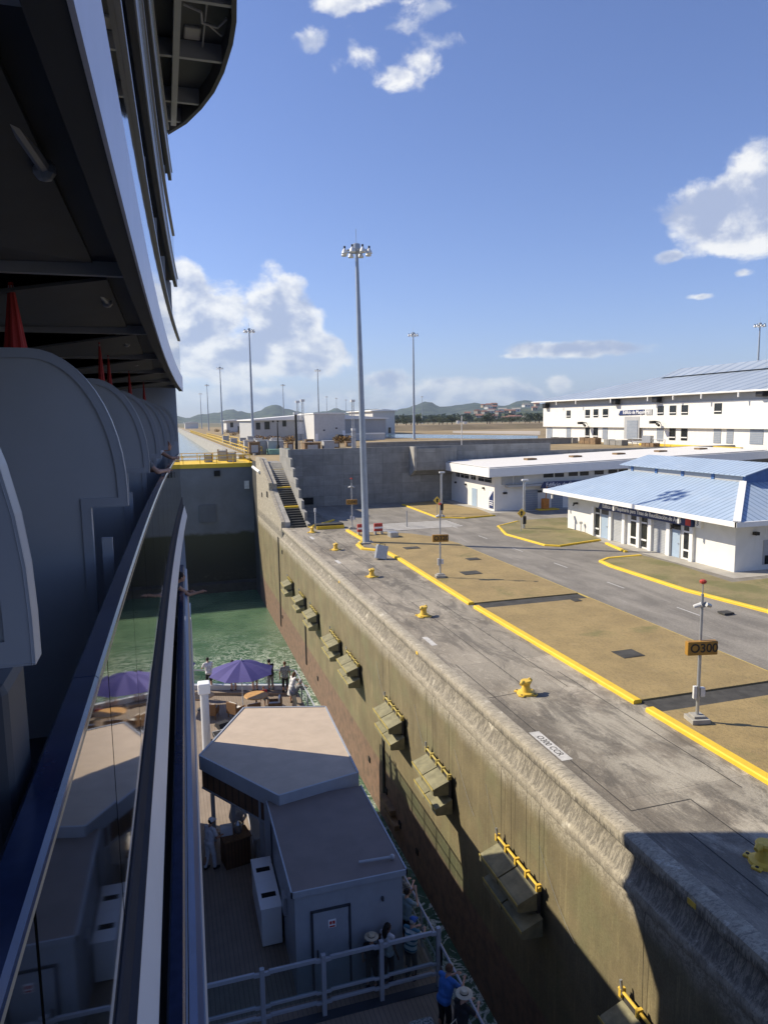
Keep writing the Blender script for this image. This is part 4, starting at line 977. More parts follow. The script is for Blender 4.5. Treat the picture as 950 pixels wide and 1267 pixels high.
ms = [(15.25, 55.15, 0, 'tallest looking galvanised light mast, standing on the yellow kerb at the quay'), (17.9, 153, T, 'light mast left of the centre, just right of the cloud and the gate'), (54.1, 153.3, T, 'light mast standing behind the basin right of the great mast'),
      (19.8, 260.6, T, 'second mast in the receding left row of light masts'), (56.5, 268.8, T, 'light mast rising behind the wide low white building'), (61.4, 382.4, T, 'distant short looking mast in front of the wide white building'), (22.2, 383.2, T, 'third mast in the receding left row, near the hills'),
      (24.4, 500.5, T, 'farthest and smallest mast at the far left by the ship'), (121.3, 124, T, 'light mast poking above the blue roof of the long hall'), (127.6, 574.6, T, 'tiny far mast nearest the great mast on its left side'), (145.8, 617.4, T, 'tiny far mast, middle of the three beside the great mast'),
      (167.1, 667.5, T, 'tiny far mast closest to the great mast on its left'), (213.8, 584.4, T, 'tiny far mast on the ridge line beside the basin mast')]
mp = make_mast()
for i, (x, y, z, lb) in enumerate(ms):
    o = mp if i == 0 else copy_tree(mp); o.location = (x, y, z); o.rotation_euler = (0, 0, i*.3)
    tag(o, lb, 'light mast', 'high light masts of the locks')
mp.scale = (1, 1, .985); mp.rotation_euler = (0, R(-.9), 0)

# ================================================================ quay furniture
def make_bollard():
    m = MB()
    for k in range(4):
        a = k*math.pi/2+.4; M = Matrix.Rotation(a, 4, 'Z')
        m.box((-.02, -.14, 0), (.55, .14, .07), M, bev=.025)
    m.lathe([(.42, .0), (.40, .08), (.26, .12), (.20, .25), (.19, .40), (.24, .47), (.26, .52), (.22, .57), (.0001, .58)], (0, 0, 0), 20)
    for s in (-1, 1): m.tube([(0, 0, .44), (s*.28, s*.05, .52), (s*.40, s*.08, .47)], [.11, .10, .07], 10)
    o = m.out('bollard', 'bollard_yellow', smooth=True)
    for k in range(4):
        a = k*math.pi/2+.4; q = MB(); q.lathe([(.05, .0), (.05, .085)], (math.cos(a)*.46, math.sin(a)*.46, 0), 8); q.out('bolt_hole', 'line_dark', o)
    return o
bl = [(12.35, 11.7, 'nearest yellow bollard, in the ship shadow at the right edge'), (12.1, 22.3, 'yellow mooring bollard beside the long white number patch of the quay'), (12.15, 33.2, 'yellow bollard between the fourth fender and the grass strip corner'),
      (12.2, 42.9, 'yellow bollard nearest the tilted grey cabinet'), (12.2, 53.0, 'yellow bollard left of the great light mast'), (12.2, 62.2, 'farthest yellow bollard, by the foot of the stairs')]
bp = make_bollard()
for i, (x, y, lb) in enumerate(bl):
    o = bp if i == 0 else copy_tree(bp); o.location = (x, y, 0); o.rotation_euler.z = i*.25; o.scale = (.78, .78, .9)
    tag(o, lb, 'bollard', 'yellow mooring bollards along the quay')
def make_signpole(txt, H=4.75):
    r = empty('sign_pole')
    m = MB(); m.box((-.30, -.30, 0), (.30, .30, .16), bev=.02); m.box((-.20, -.20, .16), (.20, .20, .24), bev=.02); m.out('plinth', 'pale_concrete', r)
    m = MB(); m.lathe([(.055, .22), (.055, 2.5), (.045, 2.5), (.045, H-.5), (.018, H-.5), (.018, H-.15)], n=10); m.out('pole', 'galvanised', r)
    m = MB(); m.lathe([(.05, 0), (.10, .03), (.11, .1), (.06, .14)], (0, 0, H-.17), 10); m.out('beacon', 'red_plastic', r)
    s = MB().box((-.50, -.17, 2.28), (.50, .03, 2.73), bev=.02).out('sign_box', 'amber_sign', r)
    if txt: text_mesh(txt, .40, 'black_paint', Matrix.Translation((0.04, -.175, 2.505)) @ Matrix.Rotation(R(90), 4, 'X'), s, align='CENTER', depth=.006, bold=.004)
    for sx in (-1, 1):
        m = MB(); m.tube([(0, 0, 3.80), (sx*.14, 0, 3.86)], .025, 6); m.lathe([(.045, -.10), (.06, -.08), (.075, .12), (.09, .14)], (sx*.20, -.04, 3.88), 10, Matrix.Rotation(R(-70*sx), 4, 'Y') @ Matrix.Rotation(R(15), 4, 'X')); m.out('loudspeaker', 'lamp_white' if sx < 0 else 'galvanised', r)
    m = MB(); m.box((.05, -.08, .85), (.2, .06, 1.15), bev=.01); m.box((-.17, -.05, .78), (-.06, .05, 1.2), bev=.01); m.tube([(-.1, 0, .8), (-.04, 0, .7)], .02, 5); m.out('switch_box', 'lamp_white', r)
    return r
p1_ = make_signpole('O300'); p1_.location = (16.1, 18.2, GZ); p1_.rotation_euler.z = R(-12)
tag(p1_, 'sign pole with amber O300 box, two loudspeakers and a red beacon', 'sign pole', 'amber sign poles on the grass strip')
p2_ = make_signpole('O320'); p2_.location = (16.1, 40.9, GZ); p2_.rotation_euler.z = R(-12)
tag(p2_, 'sign pole with amber box in the middle of the dry grass strip', 'sign pole', 'amber sign poles on the grass strip')
p3_ = make_signpole('O340'); p3_.location = (16.1, 62.9, 0); p3_.rotation_euler.z = R(-12)
tag(p3_, 'farthest sign pole with amber box, left of the great mast by the crosswalk', 'sign pole', 'amber sign poles on the grass strip')
def lamp_post(x, y, H, lb, base=True):
    r = empty('lamp_post', (x, y, 0)); tag(r, lb, 'lamp post', 'short grey lamp posts by the road')
    m = MB(); m.box((-.12, -.12, 0), (.12, .12, H)) if False else m.lathe([(.14, 0), (.13, .1), (.11, H)], n=10); m.out('post', 'galvanised', r)
    m = MB(); m.tube([(0, 0, H-.05), (.18, -.05, H+.16)], .06, 6); m.box((-.25, -.18, H+.05), (.35, .12, H+.22), Matrix.Rotation(0, 4, 'Z'), bev=.04); m.out('lamp_head', 'lamp_white', r)
    m = MB(); m.box((-.16, -.16, .5), (.16, -.1, 1.2)); m.out('control_box', 'line_dark', r)
lamp_post(30.4, 56.8, 4.3, 'lamp post on the grass island in front of the control building')
lamp_post(27.2, 68.7, 4.3, 'tall lamp post on the grass patch under the high concrete wall')
def warn_sign(x, y, lb):
    r = empty('warning_sign', (x, y, 0)); tag(r, lb, 'road sign', 'yellow diamond road signs')
    m = MB(); m.tube([(0, 0, 0), (0, 0, 1.9)], .03, 6); m.out('post', 'galvanised', r)
    m = MB(); m.prism([(-.42, -.05, 1.7), (0, -.05, 1.28), (.42, -.05, 1.7), (0, -.05, 2.12)], (0, .02, 0)); b_ = m.out('plate', 'bollard_yellow', r)
    m = MB(); m.prism([(-.08, -.056, 1.5), (.08, -.056, 1.5), (.08, -.056, 1.75), (.16, -.056, 1.75), (0, -.056, 1.92), (-.16, -.056, 1.75), (-.08, -.056, 1.75)], (0, .005, 0)); m.out('symbol', 'black_paint', b_)
warn_sign(26.2, 67.4, 'yellow diamond sign on the dry grass below the concrete wall')
warn_sign(29.4, 55.4, 'yellow diamond sign in front of the garage doors of the control building')
m = MB(); m.tube([(0, 0, 0), (0, 0, 1.5)], .06, 8); o = m.out('bollard_post', 'galvanised'); o.location = (21.2, 62.3, 0); tag(o, 'slim grey post in the zebra crossing', 'post')
m = MB(); m.tube([(0, 0, 0), (0, 0, 1.6)], .04, 6); m.box((-.08, -.08, 1.4), (.08, .08, 1.75)); o = m.out('marker_post', 'lamp_white'); o.location = (13.2, 65.6, 0); tag(o, 'small white marker post beside the stairs', 'post')
# tilted grey cabinet
m = MB(); M = Matrix.Rotation(R(14), 4, 'Y') @ Matrix.Rotation(R(-10), 4, 'X'); m.box((-.42, -.2, 0), (.42, .2, 1.0), M, bev=.04); o = m.out('tilted_cabinet', 'galvanised'); o.location = (14.35, 48.2, .02)
tag(o, 'tilted light grey metal cabinet on the quay by the kerb bend', 'cabinet'); m = MB(); m.tube([M @ Vector((-.2, 0, 1)), M @ Vector((-.2, 0, 1.12)), M @ Vector((.2, 0, 1.12)), M @ Vector((.2, 0, 1))], .025, 6); m.out('lifting_handle', 'line_dark', o)
for (px_, py_, lb) in ((447.5, 663, 'red plastic barrier left of the great mast'), (468, 662, 'red and white barrier right of the great mast')):
    v = U(px_, py_, 0); r = empty('safety_barrier', (v.x, v.y, GZ)); tag(r, lb, 'barrier', 'red safety barriers by the great mast')
    m = MB(); m.box((-.38, -.12, .25), (.38, .12, .95), bev=.05); m.out('barrier_panel', 'red_plastic', r)
    m = MB(); m.box((-.38, -.13, .5), (.38, -.115, .66)); m.out('white_band', 'sign_white', r)
    m = MB(); m.box((-.36, -.25, 0), (-.22, .25, .27)); m.out('foot', 'galvanised', r); m = MB(); m.box((.22, -.25, 0), (.36, .25, .27)); m.out('foot', 'galvanised', r)
for (x, y, w, h, lb) in ((18.1, 56.9, .7, .5, 'small grey hatch box on the grass near the red barriers'), (14.2, 64.2, 2.6, .45, 'low dark concrete box edged yellow near the stairs'), ):
    m = MB(); m.box((x-w/2, y-.5, 0), (x+w/2, y+.5, h), bev=.03); tag(m.out('hatch_box', 'dark_wall' if w > 1 else 'galvanised'), lb, 'box')
m = MB(); m.box((12.9, 63.55, 0), (15.5, 63.68, .3)); tag(m.out('yellow_kerb', 'yellow_paint'), 'straight yellow kerb in front of the low dark concrete box', 'kerb')
# boom barrier
v = U(674, 631, 0); r = empty('boom_barrier', (v.x, v.y, 0)); tag(r, 'orange boom barrier cabinet on a yellow island before the garage doors', 'boom barrier')
m = MB(); m.box((-.9, -.5, 0), (1.5, .5, .14), bev=.05); m.out('island', 'yellow_paint', r)
m = MB(); m.box((-.35, -.3, .14), (.35, .3, 1.25), bev=.05); m.out('cabinet', 'orange_plastic', r); m = MB(); m.tube([(0, -.1, 1.2), (.1, -.2, 2.6)], .05, 6); m.out('boom_arm', 'orange_plastic', r)
# terrace clutter
m = MB()
for (xx, ya, yb) in ((10.9, 100, 330), (13.0, 101, 240), (15.4, 104, 200)):
    for z in (T+.55, T+1.05): m.tube([(xx, ya, z), (xx, yb, z)], .05, 5)
    for k in range(int((yb-ya)/3.5)): m.tube([(xx, ya+3.5*k, T), (xx, ya+3.5*k, T+1.1)], .05, 5)
tag(m.out('yellow_railing', 'yellow_paint'), 'rows of thin yellow pipe railing running away along the upper lock', 'railing')
m = MB(); m.box((9.55, 99, 3), (10.5, 620, T+.12)); m.box((11.6, 99, T-.1), (11.9, 620, T+.2)); tag(m.out('upper_coping', 'pale_concrete'), 'pale concrete coping running along the upper lock chamber', 'kerb')
rnd = random.Random(3)
cab = [(8.0, 92.5, 4.85, 1.0, 1.3, 'yellow_paint'), (5.2, 93.5, 4.85, .9, 1.1, 'galvanised'), (7.2, 96.5, 4.85, 1.1, 1.5, 'galvanised')]
names = ['grey cage cabinet on the yellow gate walkway', 'grey cage cabinet near the middle of the gate walkway', 'rear grey cage cabinet on the gate walkway']
for (x, y, z, w, h, mt), lb in zip(cab, names):
    r = empty('cage_cabinet', (x, y, z)); tag(r, lb, 'cabinet', 'grey cage cabinets around the gate')
    MB().box((-w/2+.06, -w/2+.06, 0), (w/2-.06, w/2-.06, h*.9)).out('casing', 'grey_panel', r)
    m = MB()
    for sx in (-1, 1):
        for sy in (-1, 1): m.box((sx*w/2-.04, sy*w/2-.04, 0), (sx*w/2+.04, sy*w/2+.04, h))
    for k in range(5): m.box((-w/2, -w/2-.02, h*k/4-.02+.03), (w/2, -w/2+.02, h*k/4+.03))
    m.out('cage', 'brown_crate', r)
spots = [(11.9, 101, 1.5, 1.7), (13.3, 103, 1.6, 1.9), (14.6, 102, 1.4, 1.8), (12.6, 112, 1.4, 1.6), (17.5, 118, 1.8, 1.6), (16.5, 108, 1.2, 1.6), (21, 106, 2.4, 1.3), (23.6, 106, 1.6, 1.5), (20, 135, 1.6, 1.4), (25, 128, 1.5, 1.2), (11.8, 107, 1.3, 1.8), (14.2, 110, 1.3, 1.7), (13.0, 120, 1.2, 1.5), (15.6, 126, 1.3, 1.6), (12.2, 135, 1.2, 1.5), (18.8, 112, 1.0, 1.2), (14.6, 142, 1.2, 1.4), (22.8, 116, 1.1, 1.0), (27.5, 118, 1.3, .9), (12.4, 155, 1.3, 1.6), (17, 150, 1.3, 1.5), (31, 122, 1.5, .8)]
for i, (x, y, w, h) in enumerate(spots):
    m = MB(); m.box((-w/2, -w/2, 0), (w/2, w/2, h), bev=.04); m.box((-w/2-.06, -w/2-.06, h), (w/2+.06, w/2+.06, h+.08)); o = m.out('electrical_cabinet', 'grey_panel' if i % 3 else 'brown_crate'); o.location = (x, y, T)
    tag(o, 'one of the squat electrical cabinets crowding the upper lock terrace', 'cabinet', 'cabinets on the upper lock terrace')
    q = MB(); q.box((-w*.32, -w/2-.02, h*.2), (w*.32, -w/2+.01, h*.8)); q.out('cabinet_door', 'shutter', o)
r = empty('green_platform', (15.2, 100.5, T)); tag(r, 'pale green equipment platform with a slim pole above the stairs', 'platform')
MB().box((-1.5, -1.4, 0), (1.5, 1.4, .75), bev=.03).out('body', 'green_paint', r); m = MB(); m.lathe([(.35, .75), (.12, 1.4), (.07, 4.4)], n=8); m.out('pole', 'line_dark', r)
for i, (px_, h, w) in enumerate(((367, 5.6, .22), (369.8, 7.4, .14), (376, 7.6, .14), (437.5, 7.4, .16), (437.8, 3.0, .4))):
    v = U(px_, 558, T); r = empty('equipment_post', (v.x, 112 if i < 3 else 108, T)); r.location.x = U(px_, 558, Y=r.location.y).x
    tag(r, ['dark thick post left of the pair of lattice posts', 'left lattice post of the pair before the box building', 'right lattice post of the pair before the box building', 'lattice post left of the great mast base line', 'round handwheel post close to the great mast'][i], 'post')
    m = MB()
    if i in (0, 4): m.lathe([(w, 0), (w*.8, h)], n=8)
    else:
        for sx in (-1, 1):
            for sy in (-1, 1): m.tube([(sx*w, sy*w, 0), (sx*w*.8, sy*w*.8, h)], .03, 4)
        for k in range(int(h/.5)): m.tube([(-w, -w, .5*k), (w, -w, .5*k+.45)], .02, 4); m.tube([(-w, w, .5*k), (-w, -w, .5*k+.45)], .02, 4)
    m.out('column', 'galvanised' if i else 'line_dark', r)
    m = MB(); m.box((-.3, -.3, h), (.3, .3, h+.35)); m.out('head_box', 'lamp_white', r)
    if i == 4:
        m = MB(); m.tube([(.5*math.cos(a*.52), -.3, h-.6+.5*math.sin(a*.52)) for a in range(13)], .05, 5); m.out('handwheel', 'galvanised', r)
def bush(seed):
    rn = random.Random(seed); m = MB(); leaf_cloud(m, (0, 0, .8), (1.3, 1.3, .9), 130, .22, rn); m.tube([(0, 0, 0), (0, 0, .7)], .06, 5); return m.out('bush', 'foliage_orange')
bp_ = bush(3)
for i, (px_, y) in enumerate(((290, 240), (298, 262), (306, 250), (321, 160), (327, 158), (337, 160), (345, 150), (357, 140), (361, 163), (419, 140), (424, 140), (431, 141), (282, 300), (270, 330), (315, 180))):
    o = bp_ if i == 0 else bp_.copy()
    if i: COL.objects.link(o)
    v = U(px_, 560, Y=y); o.location = (v.x, y, T); o.scale = (1, 1, .8+.05*(i % 4)); tag(o, 'one of the small orange brown bushes dotted over the upper lock terrace', 'bush', 'bushes of the upper lock terrace')
# road vehicle beside the box building
r = empty('service_buggy', (36.3, 150.5, T), R(8)); tag(r, 'small dark service buggy parked in front of the blank box building', 'vehicle')
m = MB(); m.prism([(-1.6, -.7, .45), (1.6, -.7, .45), (1.6, -.7, .95), (.8, -.7, 1.05), (.3, -.7, 1.5), (-.7, -.7, 1.55), (-1.2, -.7, 1.0), (-1.6, -.7, .95)], (0, 1.4, 0)); m.out('body', 'line_dark', r)
m = MB(); m.box((-.6, -.73, 1.1), (.2, .73, 1.42)); m.out('windows', 'window_dark', r)
for sx in (-1, 1):
    for sy in (-1, 1): m = MB(); m.lathe([(.34, -.1), (.34, .1)], (sx*1.0, sy*.65, .34), 12, Matrix.Rotation(R(90), 4, 'X')); m.out('wheel', 'black_paint', r)
# slender road sign gantry over the wall
v = U(571, 522, Y=100); r = empty('thin_gantry_pole', (v.x, 100, T)); tag(r, 'thin white pole with cross arm and cameras above the high wall', 'pole')
m = MB(); m.tube([(0, 0, 0), (0, 0, v.z-T+.9)], .06, 6); m.out('pole', 'lamp_white', r); m = MB(); m.tube([(-.9, 0, v.z-T), (.9, 0, v.z-T)], .05, 6); m.box((-.8, -.15, v.z-T-.25), (-.4, .15, v.z-T+.2)); m.box((.3, -.15, v.z-T-.3), (.8, .15, v.z-T+.05)); m.out('cross_arm', 'lamp_white', r)

# ================================================================ the ship
ship = empty('cruise_ship'); tag(ship, 'grey and navy cruise ship side with curved balcony dividers, rails and overhanging decks', 'cruise ship')
def X0(y): return -.26+.0125*(y-1)+.0012*max(0, y-1)**2
def X1(y): return -.07+.025*y
def X2_(y): return -.10+.0265*y
YS = [-5+.75*k for k in range(33)] + [19.6]
def swp(prof, name, mat, xf=X0, ys=None, dx=0.0, par=ship, dz=0):
    ys = ys or YS
    return MB().sweep([(x+dx, z+dz) for x, z in prof], [(xf(y), y, 0) for y in ys]).out(name, mat, par)
def clip(ys, a, c): return [a]+[y for y in ys if a < y < c]+[c]
# camera deck balcony
swp([(-.085, 9.165), (-.085, 9.188), (-.074, 9.20), (-.010, 9.20), (0, 9.190), (0, 9.175)], 'handrail', 'navy_gloss', ys=clip(YS, -5, 2.36))
hr = swp([(-.085, 9.165), (-.085, 9.188), (-.074, 9.20), (-.010, 9.20), (0, 9.190), (0, 9.175)], 'handrail', 'navy_gloss', ys=clip(YS, 2.366, 19.0))
swp([(-.012, 9.160), (-.012, 9.174), (.000, 9.174), (.000, 9.160)], 'rail_moulding', 'rail_edge', ys=clip(YS, -5, 19.0))
y = -4.4
while y < 18.6:
    y2 = min(y+1.42, 18.9)
    m = MB(); xa, xb = X0(y)-.012, X0(y2)-.012
    m.prism([(xa, y, 8.04), (xb, y2-.012, 8.04), (xb, y2-.012, 9.160), (xa, y, 9.160)], (-.010, 0, 0)); m.out('glass_panel', 'tinted_glass', ship); y += 1.432
swp([(-.045, 7.78), (-.045, 8.05), (-.008, 8.05), (.000, 8.03), (.006, 7.86), (.03, 7.83), (.03, 7.78)], 'glass_shoe', 'shoe_navy', ys=clip(YS, -5, 19.2))
swp([(-.03, 7.79), (.030, 7.80), (.084, 7.55), (.084, 7.50), (-.03, 7.50)], 'deck_ledge', 'ship_white', ys=clip(YS, -5, 19.4))
swp([(-.11, 8.10), (-.11, 9.12), (-.084, 9.12), (-.084, 8.10)], 'balustrade_lining', 'ship_dark', ys=clip(YS, -5, 19.0))
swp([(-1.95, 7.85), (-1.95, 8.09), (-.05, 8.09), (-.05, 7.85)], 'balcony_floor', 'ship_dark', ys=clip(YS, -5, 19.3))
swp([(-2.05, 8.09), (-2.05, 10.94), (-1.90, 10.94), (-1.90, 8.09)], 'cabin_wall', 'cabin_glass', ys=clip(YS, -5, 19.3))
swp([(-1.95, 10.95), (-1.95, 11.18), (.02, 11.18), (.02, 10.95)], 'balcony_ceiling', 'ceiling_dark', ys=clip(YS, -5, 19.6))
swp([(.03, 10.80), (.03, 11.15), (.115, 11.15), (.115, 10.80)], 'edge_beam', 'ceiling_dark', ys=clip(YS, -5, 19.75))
swp([(.117, 10.795), (.117, 11.16), (.135, 11.17), (.130, 10.795)], 'fascia', 'fascia_paint', ys=clip(YS, -5, 19.78))
def divider(yk, zb, name='balcony_divider'):
    xe = X0(yk)-.03
    def outline(i):      # inset by i
        p = [(-1.9, zb+2.33-i if i else zb+2.33)]
        for k in range(13):
            a = math.pi/2*(1-k/12); p.append((xe-.49+(.49-i)*math.cos(a), zb+1.50+(.83-i)*math.sin(a)))
        p += [(xe-i, zb+1.40+i), (xe-.21-i, zb+1.40+i), (xe-.21-i, zb+.01)]
        return p
    o = outline(0); pl = o+[(-1.9, zb+.01)]
    m = MB(); m.prism([(x, yk, z) for x, z in pl], (0, .05, 0)); r = m.out(name, 'ship_grey', ship)
    a, c = outline(0), outline(.055); m = MB()
    for yy, sg_ in ((yk-.012, 1), (yk+.05, 1)):
        for k in range(len(a)-1):
            m.mesh([(a[k][0], yy, a[k][1]), (a[k+1][0], yy, a[k+1][1]), (c[k+1][0], yy, c[k+1][1]), (c[k][0], yy, c[k][1]), (a[k][0], yy+.012, a[k][1]), (a[k+1][0], yy+.012, a[k+1][1]), (c[k+1][0], yy+.012, c[k+1][1]), (c[k][0], yy+.012, c[k][1])],
                   [(0, 1, 2, 3), (4, 7, 6, 5), (3, 2, 6, 7), (0, 4, 5, 1)])
    m.out('divider_frame', 'ship_trim', r)
    # pale rim strip: lit thickness of the panel put into its colour
    m = MB()
    for k in range(len(a)-1):
        p, q = Vector((a[k][0], 0, a[k][1])), Vector((a[k+1][0], 0, a[k+1][1])); t = (q-p); 
        if t.length < 1e-4: continue
        nn = Vector((t.z, 0, -t.x)).normalized()*-.006
        m.face([(p.x-nn.x, yk-.014, p.z-nn.z), (q.x-nn.x, yk-.014, q.z-nn.z), (q.x-nn.x, yk+.064, q.z-nn.z), (p.x-nn.x, yk+.064, p.z-nn.z)])
    m.out('lit_edge', 'ship_white', r)
for k in range(7): divider(1.60+2.95*k, 8.10)
for k in range(-1, 7):
    y = 1.72+2.95*k
    m = MB(); m.box((-1.9, y, 10.87), (X0(y)+.03, y+.05, 10.95)); m.out('ceiling_beam', 'ship_grey', ship)
    if k == 6: continue
    q = MB(); q.tube([(-.42, y+.55, 10.93), (-.36, y+1.15, 10.90)], .022, 8); q.ball((-.36, y+1.18, 10.895), .04, 10); q.out('door_closer', 'ship_trim', ship)
    q = MB(); q.prism([(-1.88, y+.05, 10.60), (-1.88, y+2.9, 10.90), (X0(y)-.1, y+2.9, 10.93), (X0(y)-.1, y+.3, 10.90)], (0, 0, .02)); q.out('ceiling_panel', 'ceiling_dark', ship)
m = MB(); m.box((-1.6, 1.66, 8.1), (-.36, 1.90, 9.44), bev=.03); m.out('dark_box', 'ship_dark', ship)  # dark box filling the black area under the first divider
for k in range(1, 6):
    y = 1.65+2.95*k; m = MB(); m.box((-.40, y+.02, 8.9), (-.34, y+.06, 9.30)); m.out('louvre_plate', 'ship_trim', ship)
# upper decks
for lv in range(1, 4):
    dz = 2.8*lv; ye = 20.1+.3*lv; off = -.02*lv
    yy = clip(YS+[20, 20.4], -5, ye)
    swp([(.085, 8.35), (.085, 9.35), (.092, 9.35), (.092, 8.35)], 'upper_glass', 'tinted_glass', ys=yy, dx=off, dz=dz)
    swp([(.05, 9.36), (.05, 9.42), (.125, 9.42), (.125, 9.36)], 'upper_handrail', 'ship_trim', ys=yy, dx=off, dz=dz)
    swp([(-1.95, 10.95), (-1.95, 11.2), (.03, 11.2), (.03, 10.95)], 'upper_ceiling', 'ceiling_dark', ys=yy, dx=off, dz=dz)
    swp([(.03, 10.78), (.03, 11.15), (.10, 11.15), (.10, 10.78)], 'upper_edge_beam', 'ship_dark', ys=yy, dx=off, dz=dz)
    swp([(.102, 10.78), (.102, 11.16), (.125, 11.16), (.118, 10.78)], 'upper_fascia', 'ship_trim', ys=yy, dx=off, dz=dz)
    swp([(.128, 10.98), (.128, 11.01), (.150, 11.01), (.150, 10.98)], 'rubbing_strip', 'chrome', ys=yy, dx=off, dz=dz)
    for k in range(7):
        m = MB(); y = 1.6+2.95*k; m.box((-1.9, y, 8.2+dz), (X0(y)-.02, y+.05, 10.7+dz)); m.out('upper_divider', 'ship_grey', ship)
prof = [(-60, 5.3), (17.7, 5.3), (18.1, 6.0), (18.6, 6.7), (19.3, 7.6), (19.6, 8.6), (20.2, 10.4), (20.7, 12), (20.9, 21.5), (-60, 21.5)]
m = MB(); m.prism([(-30, y, z) for y, z in prof], (27.95, 0, 0)); m.out('superstructure', 'ship_grey', ship)
m = MB(); pr_ = prof[1:-1]; inner = [(y-.12, z) for y, z in pr_]
ring = [(-2.05, y, z) for y, z in pr_]+[(-2.05, y, z) for y, z in reversed(inner)]; m.prism(ring, (2.40, 0, 0)); m.out('end_screen', 'ship_grey', ship)
# lower decks
swp([(-.20, 6.36), (-.20, 6.44), (-.185, 6.46), (-.105, 6.46), (-.09, 6.44), (-.09, 6.36)], 'lower_handrail', 'navy_gloss', xf=X1, ys=clip(YS, -5, 18.2))
swp([(-.088, 6.39), (-.088, 6.43), (-.076, 6.43), (-.076, 6.39)], 'rail_trim', 'ship_trim', xf=X1, ys=clip(YS, -5, 18.2))
swp([(-.07, 5.05), (-.07, 6.37), (-.02, 6.34), (.0, 5.05)], 'lower_panel', 'band_blue', xf=X1, ys=clip(YS, -5, 18.2))
swp([(-.30, 4.72), (-.30, 5.04), (.012, 5.04), (.03, 4.98), (.03, 4.72)], 'lower_ledge', 'ship_trim', xf=X1, ys=clip(YS, -5, 18.4))
swp([(-1.95, 5.05), (-1.95, 5.28), (-.2, 5.28), (-.2, 5.05)], 'lower_balcony_floor', 'ship_dark', xf=X1, ys=clip(YS, -5, 18.2))
Y3 = clip(YS+[20.5, 21.5, 23, 24], -12, 25.2)
swp([(-2.5, -12), (-2.5, 4.70), (-.06, 4.70), (-.06, -12)], 'lower_side', 'ship_grey', xf=X2_, ys=Y3)
swp([(-.16, 3.60), (-.16, 3.72), (-.0, 3.72), (-.0, 3.60)], 'side_rail_band', 'navy_gloss', xf=X2_, ys=Y3)
swp([(-.058, 3.30), (-.058, 3.58), (-.02, 3.58), (-.02, 3.30)], 'side_trim', 'ship_trim', xf=X2_, ys=Y3)
swp([(-.058, .90), (-.058, 1.15), (-.015, 1.15), (-.015, .90)], 'side_trim', 'band_blue', xf=X2_, ys=Y3)
m = MB(); m.box((-30, -60, -12), (-2.6, 25.2, 4.7)); m.out('lower_block', 'ship_grey', ship)
# main deck and hull
m = MB(); m.prism([(-30, -25, -4.5), (6.2, -25, -4.5), (6.2, 30, -4.5), (6.15, 36.9, -4.5), (-3, 40.0, -4.5), (-30, 40, -4.5)], (0, 0, -.14)); m.out('main_deck', 'deck_planks', ship)
m = MB(); m.prism([(-30, -25, -4.66), (6.22, -25, -4.66), (6.22, 30, -4.66), (6.17, 36.95, -4.66), (-3, 40.1, -4.66), (-30, 40.1, -4.66)], (0, 0, -7)); m.out('hull', 'ship_white', ship)
m = MB(); m.prism([(.6, 37.9, -4.5), (6.0, 36.0, -4.5), (6.05, 36.8, -4.5), (.6, 38.7, -4.5)], (0, 0, .16)); m.out('stern_step', 'deck_planks', ship)
m = MB(); m.prism([(.6, 38.3, -4.34), (6.0, 36.45, -4.34), (6.05, 36.7, -4.34), (.6, 38.6, -4.34)], (0, 0, .26)); m.out('coaming', 'ship_white', ship)
# overhanging platform high on the ship
ZP = 18.0
outl = [(-14, 24.0), (-5, 23.7), (-1.5, 23.1), (-.4, 22.7), (.5, 22.07), (1.0, 21.1), (1.35, 20.04), (1.6, 19), (1.75, 17.91), (1.83, 16.6), (1.82, 15.7), (1.75, 14.93), (1.6, 13), (1.2, 11), (.5, 9.4), (-.5, 8.3), (-3, 8), (-14, 8)]
m = MB(); m.prism([(x, y, ZP+.42) for x, y in outl], (0, 0, .4)); m.out('platform_plate', 'ceiling_dark', ship)
m = MB(); cen = Vector((-3, 16, 0))
for (a, c) in zip(outl[1:-1], outl[2:-1]):
    A, Cc = Vector((*a, 0)), Vector((*c, 0)); t = (Cc-A).normalized(); nn = Vector((t.y, -t.x, 0)); 
    if nn.dot(A-cen) > 0: nn = -nn
    m.mesh([A+Vector((0, 0, ZP)), Cc+Vector((0, 0, ZP)), Cc+nn*.10+Vector((0, 0, ZP)), A+nn*.10+Vector((0, 0, ZP)), A+Vector((0, 0, ZP+.9)), Cc+Vector((0, 0, ZP+.9)), Cc+nn*.10+Vector((0, 0, ZP+.9)), A+nn*.10+Vector((0, 0, ZP+.9))],
           [(0, 1, 2, 3), (4, 7, 6, 5), (0, 4, 5, 1), (2, 6, 7, 3)])
m.out('platform_rim', 'ship_dark', ship)
def xr(y):
    for (a, c) in zip(outl[3:-2], outl[4:-2]):
        if a[1] >= y >= c[1]: t = (a[1]-y)/(a[1]-c[1]+1e-9); return a[0]+(c[0]-a[0])*t
    return 0
for y in (12.8, 15.3, 17.6, 19.95, 21.2):
    MB().box((-2, y-.05, ZP+.06), (xr(y)-.02, y+.05, ZP+.42)).out('cross_girder', 'ship_trim', ship)
MB().box((.60, 9.9, ZP+.03), (.74, 21.4, ZP+.42)).out('long_girder', 'ship_trim', ship)
m = MB(); m.tube([(.8, 15.9, ZP+.3), (1.15, 16.0, ZP+.25), (1.18, 16.3, ZP+.2), (1.5, 16.4, ZP+.2), (1.68, 16.2, ZP+.3)], .03, 8); m.tube([(1.3, 16.4, ZP+.25), (1.62, 16.9, ZP+.3)], .03, 8); m.tube([(1.25, 15.4, ZP+.3), (1.25, 17.5, ZP+.3)], .02, 6); m.out('pipework', 'ship_trim', ship)
